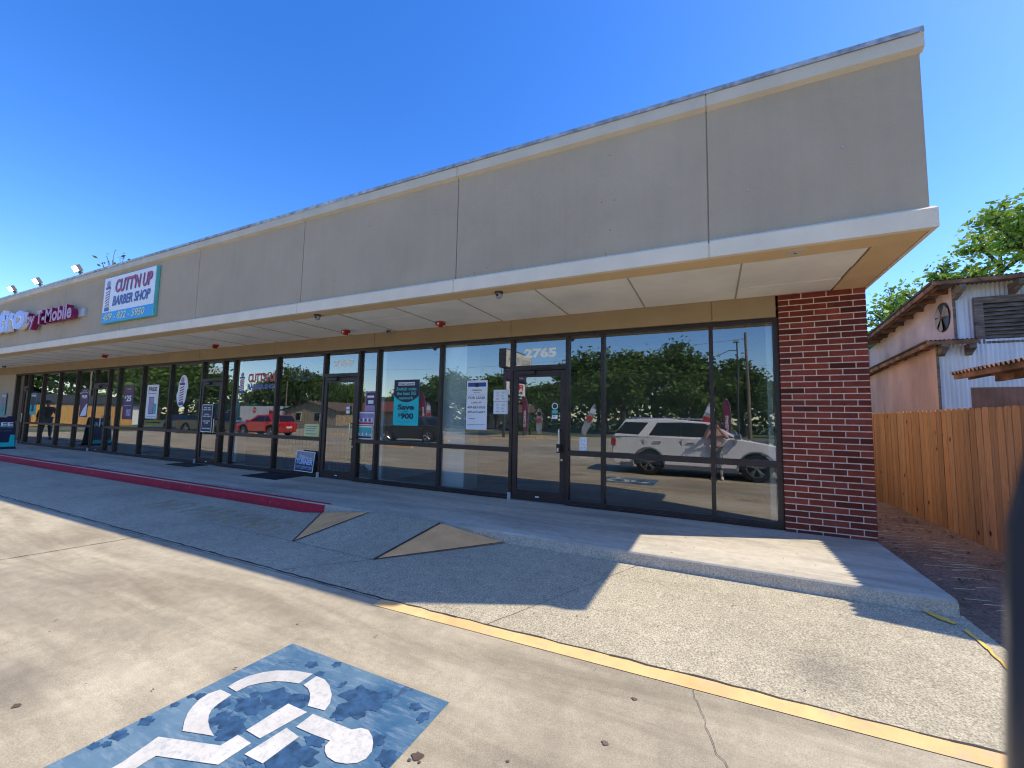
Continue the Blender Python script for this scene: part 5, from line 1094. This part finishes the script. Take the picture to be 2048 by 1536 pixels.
def car(label, loc, rz, paint_m, rim_m, L_=4.98, H_=1.75, W_=1.96, wb=2.9, fo=.92, style='suv', name='parked_car'):
    t = thing(name, label, 'car', loc, rz, 'parked cars reflected in the shop glass'); w = W_ / 2; f_ = wb / 2; ro = L_ - wb - fo; k = H_ / 1.75; Rr = .395 if style != 'hatch' else .35
    fr = f_ + fo; re = -(f_ + ro); bt = (1.20 if style == 'suv' and L_ > 4.9 else 1.16) * k
    low = [(re + .06, .36), (re + .12, .27)] + [(a, b) for a, b in arch(-f_, .45, .27)] + [(a, b) for a, b in arch(f_, .45, .27)] + [(fr - .14, .24), (fr - .03, .34)]
    topl = [(fr, .62 * k), (fr - .04, .88 * k), (fr - .16, .99 * k), (fr - .6, 1.07 * k), (f_ - .32, bt - .02)]
    if style == 'pickup': topr = [(-.75, bt - .02), (-.76, bt - .10), (re + .05, bt - .10), (re, bt - .16), (re, .5)]
    else: topr = [(re + .28, bt + .02), (re + .05, bt - .04), (re + .01, .8 * k), (re, .52)]
    ol = low + topl + topr
    q = MB(); q.prism(ol, lambda u, v, ww: (u, ww * (1 - .05 * max(0, (v - .75)) - .05 * max(0, .5 - v)) - (0 if abs(u) < f_ + .25 else math.copysign(.10 * (abs(u) - f_ - .25), ww)), v), -w, w)
    body = q.build('body', paint_m, t, smooth=True, bevel=.04, ang=30)
    # greenhouse
    yb, yt = w - .07, w - .24
    if style == 'pickup': gb = [(f_ - .34, bt - .03), (-.72, bt - .03)]; gt = [(f_ - 1.1, H_ - .02), (-.52, H_)]
    elif style == 'hatch': gb = [(f_ - .34, bt - .03), (re + .10, bt - .03)]; gt = [(f_ - 1.05, H_ - .04), (re + .42, H_ - .02)]
    else: gb = [(f_ - .30, bt - .03), (re + .06, bt - .03)]; gt = [(f_ - 1.18, H_ - .09), (re + .42, H_ - .03)]
    mid = ((gt[0][0] + gt[1][0]) / 2, H_)
    top3 = [gt[0], mid, gt[1]]
    q = MB(); V = []
    for s_ in (-1, 1):
        V += [(gb[0][0], s_ * yb, gb[0][1])] + [(a, s_ * yt, b) for a, b in top3] + [(gb[1][0], s_ * yb, gb[1][1])]
    q.add(V, [(0, 1, 2, 3, 4), (9, 8, 7, 6, 5), (0, 5, 6, 1), (1, 6, 7, 2), (2, 7, 8, 3), (3, 8, 9, 4)])
    q.build('cabin', paint_m, t, smooth=True, bevel=.03, ang=30)
    def yat(z): return yb + (yt - yb) * (z - gb[0][1]) / (H_ - .04 - gb[0][1])
    def side_glass(pts, nm='side_window'):
        for s_ in (-1, 1):
            q = MB(); q.add([(a, s_ * (yat(b) + .006), b) for a, b in pts], [tuple(range(len(pts)))]); q.build(nm, m_cglass, t)
    z0_, z1_ = bt + .02, H_ - .13
    sl = (gb[0][0] - gt[0][0]) / (gt[0][1] - gb[0][1])
    xf0 = gb[0][0] - .22; xf1 = gt[0][0] - .12
    xm = xf1 - .62
    side_glass([(xf0, z0_), (xf1, z1_), (xm, z1_ + .02), (xm, z0_)])
    if style == 'suv':
        for s_ in (-1, 1): q = MB(); q.add([(xm - .07, s_ * (yat(z0_) + .004), z0_), (xm + .01, s_ * (yat(z0_) + .004), z0_), (xm + .01, s_ * (yat(z1_ + .02) + .004), z1_ + .02), (xm - .07, s_ * (yat(z1_ + .02) + .004), z1_ + .02)], [(0, 1, 2, 3)]); q.build('door_pillar', m_black, t)
    if style == 'pickup': side_glass([(xm - .06, z0_), (xm - .06, z1_), (-.62, z1_), (-.64, z0_)])
    else:
        xe = gb[1][0] + (1.10 if style == 'suv' else .78); side_glass([(xm - .06, z0_), (xm - .06, z1_ + .02), (xe + .25, z1_), (xe, z0_)])
        side_glass([(xe - .30, z0_ + .01), (xe - .02, z1_), (gt[1][0] + .0, z1_ - .0), (gb[1][0] + .06, z0_ + .04)], 'quarter_window')
    q = MB(); q.add([(gb[0][0] - .03, -yb + .08, gb[0][1] + .04), (gb[0][0] - .03, yb - .08, gb[0][1] + .04), (gt[0][0] + .06, yt - .07, gt[0][1] - .03), (gt[0][0] + .06, -yt + .07, gt[0][1] - .03)], [(0, 1, 2, 3)]); q.v = [(a + .012, b, c + .012) for a, b, c in q.v]; q.build('windscreen', m_cglass, t)
    q = MB(); q.add([(gb[1][0] + .02, -yb + .10, gb[1][1] + .10), (gb[1][0] + .02, yb - .10, gb[1][1] + .10), (gt[1][0] - .04, yt - .07, gt[1][1] - .06), (gt[1][0] - .04, -yt + .07, gt[1][1] - .06)], [(0, 1, 2, 3)]); q.v = [(a - .014, b, c + .006) for a, b, c in q.v]; q.build('rear_window', m_cglass, t)
    q = MB()
    for s_ in (-1, 1):
        for xa, xb in ((re + .3, -f_ - .46), (-f_ + .46, f_ - .46), (f_ + .46, fr - .25)): q.box(xa, xb, s_ * (w - .012) - .014, s_ * (w - .012) + .014, .245, .36)
        for cx in (-f_, f_):
            pts = [(cx + .455 * math.cos(a), s_ * (w - .004), .38 + .455 * math.sin(a)) for a in [math.pi * i / 12 for i in range(13)]]; q.path(pts, .022, 5)
    q.build('lower_cladding', m_clad if style == 'suv' and paint_m is m_suv else m_black, t)
    q = MB()
    for s_ in (-1, 1):
        for x in (xf0 - .02, xm - .03, (gb[1][0] + .95 if style != 'pickup' else -.62)): q.box(x - .005, x + .005, s_ * (w - .028) - .012, s_ * (w - .028) + .0125, .42, bt - .06)
    q.build('door_gap', m_black, t)
    for s_ in (-1, 1):
        for x in (xm + .12, (gb[1][0] + 1.25 if style != 'pickup' else -.45)): q = MB(); q.box(x, x + .22, s_ * (w - .012) - .018, s_ * (w - .012) + .018, bt - .19, bt - .155); q.build('door_handle', m_chrome, t, bevel=.008)
        q = MB(); q.box(xf0 - .02, xf0 + .16, s_ * (w + .10) - .10, s_ * (w + .10) + .08, bt - .02, bt + .14); q.build('mirror', m_chrome if paint_m is m_suv else paint_m, t, bevel=.03)
        q = MB(); q.box(re - .01, re + .14, s_ * (w - .15) - .10, s_ * (w - .15) + .09, bt - .34, bt - .10); q.build('tail_lamp', m_tail, t, bevel=.02)
        q = MB(); q.box(fr - .20, fr + .005, s_ * (w - .22) - .14, s_ * (w - .22) + .10, .72 * k, .84 * k); q.build('headlamp', m_lamp, t, bevel=.02)
        if style == 'suv': q = MB(); q.tube((gt[0][0] - .2, s_ * (yt - .06), H_ + .015), (gt[1][0] + .2, s_ * (yt - .06), H_ + .01), .016); q.build('roof_rail', m_chrome, t)
    q = MB(); q.box(re - .012, re + .01, -.26, .26, .60, .73); q.build('number_plate', m_wht, t)
    q = MB(); q.box(fr - .03, fr + .012, -.5, .5, .44, .66); q.build('grille', m_black, t)
    for x in (-f_, f_):
        for s_ in (-1, 1): wheel_obj(t, x, s_ * (w - .125), Rr, rim_m, s_)
    q = MB(); q.box(-f_ - .2, f_ + .2, -w + .3, w - .3, .22, .6); q.build('underbody', m_black, t)
    return t
car('large pearl white sport utility car with dark wheels reflected in the right hand windows', (-.36, -1.35, -.277), 0, m_suv, m_rimdk)
car('small black sport utility car reflected below the teal poster', (-18.3, -9.1, -.277), R(152), m_carg, m_chrome, 4.4, 1.66, 1.8, 2.6, .85, 'suv')
car('bright red boxy hatchback reflected in the barber shop window', (-31.0, -7.6, -.277), R(169), m_carr, m_chrome, 4.2, 1.60, 1.8, 2.57, .85, 'hatch')
car('black pickup truck reflected between the 2755 door and the red hatchback', (-35.6, -6.4, -.277), R(-10), m_carb, m_chrome, 5.6, 1.75, 1.95, 3.5, .95, 'pickup')
car('dark blue black hatchback reflected left of the 2755 door', (-41.5, -7.6, -.277), R(-12), m_card, m_chrome, 4.3, 1.45, 1.8, 2.6, .85, 'hatch')
car('dark car passing on the street, reflected under the for lease notice', (-24, -37.5, -.28), R(180), m_carb, m_chrome, 4.7, 1.5, 1.8, 2.75, .9, 'hatch')

# wheel stops
ws = MB(); ws.add([(-.92, -.09, 0), (.92, -.09, 0), (.90, -.05, .12), (-.90, -.05, .12), (-.92, .09, 0), (.92, .09, 0), (.90, .05, .12), (-.90, .05, .12)], [(0, 1, 2, 3), (4, 7, 6, 5), (3, 2, 6, 7), (0, 3, 7, 4), (1, 5, 6, 2)])
w0 = ws.build('wheel_stop', m_yel, bevel=.015, label='yellow concrete wheel stop nearest the shops, reflected under the black car', cat='wheel stop', group='yellow wheel stops in the car park', loc=(-15.3, -4.6, -.277), rot=(0, 0, .1))
WS = [(-18.6, -5.9, .1, 'under the small poster window'), (-17.2, -11.0, .15, 'left of the white column'), (-18.5, -14.5, .1, 'behind the first, left of the white column'), (-15.8, -14.2, .1, 'left of the sign posts'), (-15.4, -16.8, .1, 'just before the sign post'),
      (-13.6, -17.6, .15, 'to the right of the sign post'), (-12.4, -19.2, .1, 'below the 2765 door handle side'), (-15.2, -23.2, .2, 'between the two sign posts'), (-10.6, -19.4, .1, 'far right of the row before the grass'),
      (-31.2, -11.7, .1, 'right of the red hatchback'), (-29.0, -12.6, .1, 'seen through the 2759 door'), (-35.0, -8.9, .1, 'under the red hatchback nose'), (-38.6, -15.4, .1, 'far behind the red hatchback'), (-26.0, -11.2, .1, 'reflected between the 2759 door and the poster window'), (-43.0, -6.0, .1, 'left end, under the white phone poster')]
for x, y, r_, lb_ in WS: dup(w0, (x, y, -.277), r_, 'yellow concrete wheel stop reflected ' + lb_)

# pole sign
psn = thing('pole_sign', 'tall two post plaza sign with cream light box reflected left of the 2765 door', 'pole sign', (-16.9, -22.6, -.28), R(90))
for x in (-2.3, 2.3): q = MB(); q.tube((x, 0, 0), (x, 0, 6.4), .14, n=12); q.build('post', m_dgrey, psn, smooth=True)
q = MB(); q.box(-3.0, 2.9, -.35, .35, 6.25, 7.95); q.build('light_box', m_dgrey, psn)
q = MB(); q.box(-2.9, 2.8, -.37, -.352, 6.35, 7.85); q.text("REGAL  PLAZA", -2.5, 2.4, 6.75, 7.4, -.375, 1, .01); q.build('sign_face', [m_sgnf, m_gryp], psn)
q = MB(); q.box(-2.1, 2.1, -.15, .1, 5.35, 6.1); q.text("metro", -1.5, 1.5, 5.5, 5.9, -.16, 1, .03); q.build('purple_panel', [m_purple, m_lav], psn)
q = MB(); q.box(-2.15, 2.15, -.12, -.10, 3.85, 5.05, 0); q.box(-2.15, 2.15, -.13, -.121, 5.06, 5.33, 3); q.text("FREE", -1.6, 1.6, 4.4, 4.95, -.13, 1, .05); q.text("PHONE", -1.5, 1.5, 3.95, 4.3, -.13, 2, .05); q.build('banner', [m_wht, m_redp, m_navy, m_navy], psn)
q = MB(); q.path([(2.3, 0, 5.6), (2.9, .0, 5.5), (3.1, 0, 6.1)], .03, 6); q.build('bracket', m_black, psn)
# feather flags
def flag(label, loc, rz, H_, mats, txt=None, lean=.0, wd=.55):
    t = thing('feather_flag', label, 'flag', loc, rz, 'feather banner flags along the street'); t.rotation_euler = (0, lean, rz)
    q = MB(); q.path([(0, 0, 0), (0, 0, H_ * .7), (.06, 0, H_ * .85), (.22, 0, H_ * .96), (.42, 0, H_)], [.018, .015, .012, .010, .008], 6); q.build('pole', m_lgrey, t)
    n = 14; L_, R_ = [], []
    for i in range(n + 1):
        z = H_ * (.15 + .85 * i / n); u = i / n; xl = .02 if z < H_ * .7 else .02 + .40 * ((z - H_ * .7) / (H_ * .3)) ** 2
        xr = wd * (1 if u < .75 else 1 - .2 * ((u - .75) / .25) ** 2) if u > .12 else wd * (.75 + 2 * u); L_.append((xl, .03 * math.sin(5 * u), z)); R_.append((max(xr, xl + .02), .03 * math.sin(5 * u + 1.3), z))
    q = MB(); q.add(L_ + R_, [(i, n + 1 + i, n + 2 + i, i + 1) for i in range(n)]); q.add([(a, b + .006, c) for a, b, c in L_ + R_], [(i, i + 1, n + 2 + i, n + 1 + i) for i in range(n)])
    if len(mats) > 2: 
        for (ua, ub, mi) in ((.45, .6, 1), (.7, .85, 2)):
            zz = [H_ * (.15 + .85 * k_) for k_ in (ua, ub)]; q.box(.05, wd - .05, -.045, -.035, zz[0], zz[1], mi)
    if txt: q.text(txt, -H_ * .62, -H_ * .22, .12, wd - .15, 0, 1, .02, fn=lambda X, Z: (wd - Z - .02, -.045, -X + 0))
    q.build('banner', mats, t); return t
flag('dark magenta feather flag with white metro lettering reflected right of the white car mirror', (1.35, -24, -.28), R(180), 3.6, [m_magd, m_wht], 'metro')
flag('dark magenta feather flag reflected between the teal poster and the black car', (-24.0, -18.5, -.28), R(180), 4.2, [m_magd, m_wht], 'metro', .12)
flag('dark magenta feather flag reflected behind the 2765 door frame', (-15.9, -23.4, -.28), R(180), 3.9, [m_magd, m_wht], 'metro')
flag('pale leaning feather flag with a red stripe reflected right of the 2765 door', (-9.6, -20.4, -.28), R(180), 3.1, [m_lgrey, m_redp, m_wht], None, -.42, .5)
flag('silvery feather flag with red patch reflected in the 2765 door', (-13.2, -20, -.28), R(180), 2.6, [m_lgrey, m_redp, m_black], None, -.05, .5)
flag('white feather flag with red patch reflected above the white car roof', (-.7, -18, -.28), R(180), 3.1, [m_lgrey, m_redp, m_wht], None, -.35, .6)
flag('small pale feather flag with a red band reflected beside the magenta one', (-23.2, -18, -.28), R(180), 3.1, [m_lgrey, m_redp, m_wht], None, .05, .5)
# poles
up_ = thing('utility_pole', 'weathered timber utility pole reflected near the right end of the shop glass', 'utility pole', (2.85, -28, -.28))
q = MB(); q.tube((0, 0, 0), (-.1, 0, 9.6), .16, .11, 12); q.build('pole', m_pole, up_, smooth=True)
q = MB(); q.tube((-.08, 0, 8.9), (-.55, 0, 9.1), .02); q.build('crossarm', m_dgrey, up_)
sl_ = thing('street_light', 'street light with a box head and a curved arm reflected beside the utility pole', 'street light', (2.15, -30, -.28))
q = MB(); q.tube((0, 0, 0), (-.03, 0, 9.1), .09, .06, 10); q.build('pole', m_dgrey, sl_, smooth=True)
q = MB(); q.path([(-.03, 0, 8.3), (-.7, 0, 8.35), (-1.2, 0, 8.1), (-1.5, 0, 7.95)], .035, 8); q.build('arm', m_dgrey, sl_)
q = MB(); q.box(-.35, .15, -.25, .25, 9.1, 9.3); q.build('lamp_head', m_lgrey, sl_); q = MB(); q.box(-1.75, -1.4, -.1, .1, 7.85, 7.96); q.build('cobra_head', m_lgrey, sl_)
q = MB()
for a, b, s_ in (((2.75, -28, 6.2), (30, -34, 6.0), .4), ((2.75, -28, 8.8), (-50, -34, 8.6), 1.0), ((2.75, -28, 6.3), (60, 6, 6.0), .8), ((5.5, 19, 3.55), (14, 31, 6.2), .2), ((8, 34, 4.2), (40, 36, 6.4), .5)):
    P_ = [Vector(a).lerp(Vector(b), i / 12) - Vector((0, 0, s_ * (1 - (2 * i / 12 - 1) ** 2))) for i in range(13)]; q.path(P_, .012, 4)
q.build('overhead_wires', m_black, label='thin sagging overhead wires strung from the utility pole', cat='wires')
ss = thing('stop_sign', 'red stop sign with green street blade reflected beside the barber lettering', 'stop sign', (-74, -34, -.28), R(62))
q = MB(); q.tube((0, 0, 0), (0, 0, 3.3), .04); q.build('post', m_lgrey, ss)
q = MB(); q.prism([(.55 * math.cos(R(22.5 + 45 * i)), 2.3 + .55 * math.sin(R(22.5 + 45 * i))) for i in range(8)], lambda u, v, w: (u, w, v), -.06, -.05, 0); q.text("STOP", -.38, .38, 2.16, 2.44, -.066, 1, .03); q.build('octagon', [m_stop, m_wht], ss)
q = MB(); q.box(-.8, .8, -.02, .02, 3.2, 3.5); q.build('street_blade', m_green, ss)
# ---------------------------------------------------------------- buildings across the street
def house(name, label, x0, x1, y0, y1, h, rh, wall_m, roof_m, loc_rot=0, ridge='x', over=.5, gable_m=None, wins=(), doors=(), win_m=None):
    cx, cy = (x0 + x1) / 2, (y0 + y1) / 2; t = thing(name, label, 'building', (cx, cy, -.28), loc_rot); a, b = (x1 - x0) / 2, (y1 - y0) / 2
    q = MB(); q.box(-a, a, -b, b, 0, h)
    if rh and ridge == 'y': q.add([(-a, s_, h) for s_ in (-b, b)] + [(a, s_, h) for s_ in (-b, b)] + [(0, -b, h + rh * .92), (0, b, h + rh * .92)], [(1, 3, 5), (0, 4, 2)])
    if rh and ridge == 'x': q.add([(-a, -b, h), (-a, b, h), (-a, 0, h + rh * .92), (a, -b, h), (a, b, h), (a, 0, h + rh * .92)], [(0, 1, 2), (3, 5, 4)])
    q.build('wall', wall_m, t)
    if rh:
        q = MB(); o = over
        if ridge == 'x': q.add([(-a - o, -b - o, h), (a + o, -b - o, h), (a + o, 0, h + rh), (-a - o, 0, h + rh), (-a - o, b + o, h), (a + o, b + o, h), (-a - o, -b - o, h - .15), (a + o, -b - o, h - .15), (-a - o, b + o, h - .15), (a + o, b + o, h - .15)], [(0, 1, 2, 3), (3, 2, 5, 4), (0, 6, 7, 1), (4, 5, 9, 8), (6, 8, 9, 7)])
        else: q.add([(-a - o, -b - o, h), (-a - o, b + o, h), (0, b + o, h + rh), (0, -b - o, h + rh), (a + o, -b - o, h), (a + o, b + o, h), (-a - o, -b - o, h - .15), (-a - o, b + o, h - .15), (a + o, -b - o, h - .15), (a + o, b + o, h - .15)], [(0, 1, 2, 3), (3, 2, 5, 4), (0, 6, 7, 1), (4, 5, 9, 8)])
        q.build('roof', roof_m, t)
    for (f_, u, z0, ww, hh) in wins:
        q = MB()
        if f_ == 'N': q.box(u - ww / 2, u + ww / 2, b, b + .05, z0, z0 + hh, 1); q.box(u - ww / 2 + .06, u + ww / 2 - .06, b + .045, b + .06, z0 + .06, z0 + hh - .06, 0)
        else: q.box(a, a + .05, u - ww / 2, u + ww / 2, z0, z0 + hh, 1); q.box(a + .045, a + .06, u - ww / 2 + .06, u + ww / 2 - .06, z0 + .06, z0 + hh - .06, 0)
        q.build('window', [m_cglass, m_wht], t)
    for (f_, u, ww, hh, dm) in doors:
        q = MB()
        if f_ == 'N': q.box(u - ww / 2, u + ww / 2, b, b + .06, 0, hh)
        else: q.box(a, a + .06, u - ww / 2, u + ww / 2, 0, hh)
        q.build('door', dm, t)
    return t
house('tan_house', 'low tan gabled building with posts reflected through the barred window', -66, -53.5, -46, -34, 2.4, 1.5, m_stone, m_roofb, ridge='y', wins=(('N', -2.5, .6, 1.4, 1.4), ('N', 2, .6, 1.4, 1.4)), gable_m=m_sid)
house('white_building', 'long white flat roofed building with a red door reflected beside the red hatchback', -84, -68.5, -46, -37.5, 3.1, 0, m_hwhite, m_roofk, wins=(), doors=(('N', 2.0, 1.2, 2.3, m_stop),))
house('stone_house', 'house with a red brown hipped roof and stone wall reflected left of the teal poster', -56.5, -42.5, -50, -39.5, 2.4, 1.9, m_stone, m_roofr, ridge='x', over=1.0)
house('green_shop', 'dark green single storey shop reflected above the red hatchback', -104, -86.5, -50, -40, 3.6, 0, m_dgreen, m_roofk, wins=(('N', -4, 1.2, 2.5, 1.2), ('N', 4, 1.2, 2, 1)))
house('cream_house', 'small cream house reflected behind the for lease notice', -35.5, -25.5, -54, -47, 2.6, 1.4, m_sid, m_roofb, ridge='x', wins=(('N', -3, .9, 1.2, 1.2), ('N', 2.5, .9, 1.2, 1.2)))
house('brick_house', 'dark red brick house with a gable reflected over the orange fence', -84, -74, -9, 3, 3.0, 3.0, m_brk2, m_roofk, ridge='x')
house('dark_roof_house', 'long low house with dark roof and white eave reflected over the orange fence', -72, -64.5, -14, 8, 2.45, 1.0, m_wht, m_roofk, ridge='y', over=.4)
house('corner_shed', 'small grey boarded shed reflected at the right edge of the glass', 6.6, 12, -27, -20, 2.4, .8, m_wood, m_roofm, ridge='y')
of = thing('board_fence', 'orange timber board fence in full sun reflected in the left hand windows', 'fence')
q = MB(); y = -11.0
while y < 7: q.cur = tuple(c * rnd.uniform(.88, 1.1) for c in (.60, .34, .11)); q.box(-60, -59.97, y + .004, y + .146, -.25, 1.82 + rnd.uniform(-.01, .01)); y += .15
q.build('boards', m_picket, of)
for z in (.1, 1.4): q = MB(); q.box(-60.06, -60.01, -11, 7, z, z + .1); q.build('fence_rail', m_picket, of)
for x, y, lb_, s_ in ((-73.8, -11.8, 'bare timber utility pole reflected beside the purple FREE poster', .85), (-70, -37, 'timber utility pole reflected beyond the red hatchback', .8)): dup(up_, (x, y, -.28), 1.2, lb_, (s_, s_, s_))

# ---------------------------------------------------------------- out-of-focus post beside the lens
pp = Vector((0.3829, .9238, 0)) * .165
q = MB(); n = 14
prf_ = [(-.277, .0), (.9, .0), (1.22, .0), (1.30, .0025), (1.355, .0055), (1.385, .0085)]
cx, cy = pp.x + .0135, pp.y + .0016
vs = []
for z, off in prf_:
    for i in range(n):
        a = 2 * math.pi * i / n; r_ = .0140 * (1 - .25 * (z > 1.36)); vs.append((cx + off * .92 + r_ * math.cos(a), cy - off * .38 + r_ * math.sin(a), z))
fs = []
for j in range(len(prf_) - 1):
    for i in range(n): fs.append((j * n + i, j * n + (i + 1) % n, (j + 1) * n + (i + 1) % n, (j + 1) * n + i))
fs.append(tuple(range((len(prf_) - 1) * n, len(prf_) * n))); q.add(vs, fs)
q.build('slender_post', mat('dull black post paint', (.04, .043, .05), .3), smooth=True, ang=60, label='blurred black slender post cut off by the right edge of the photo', cat='post')
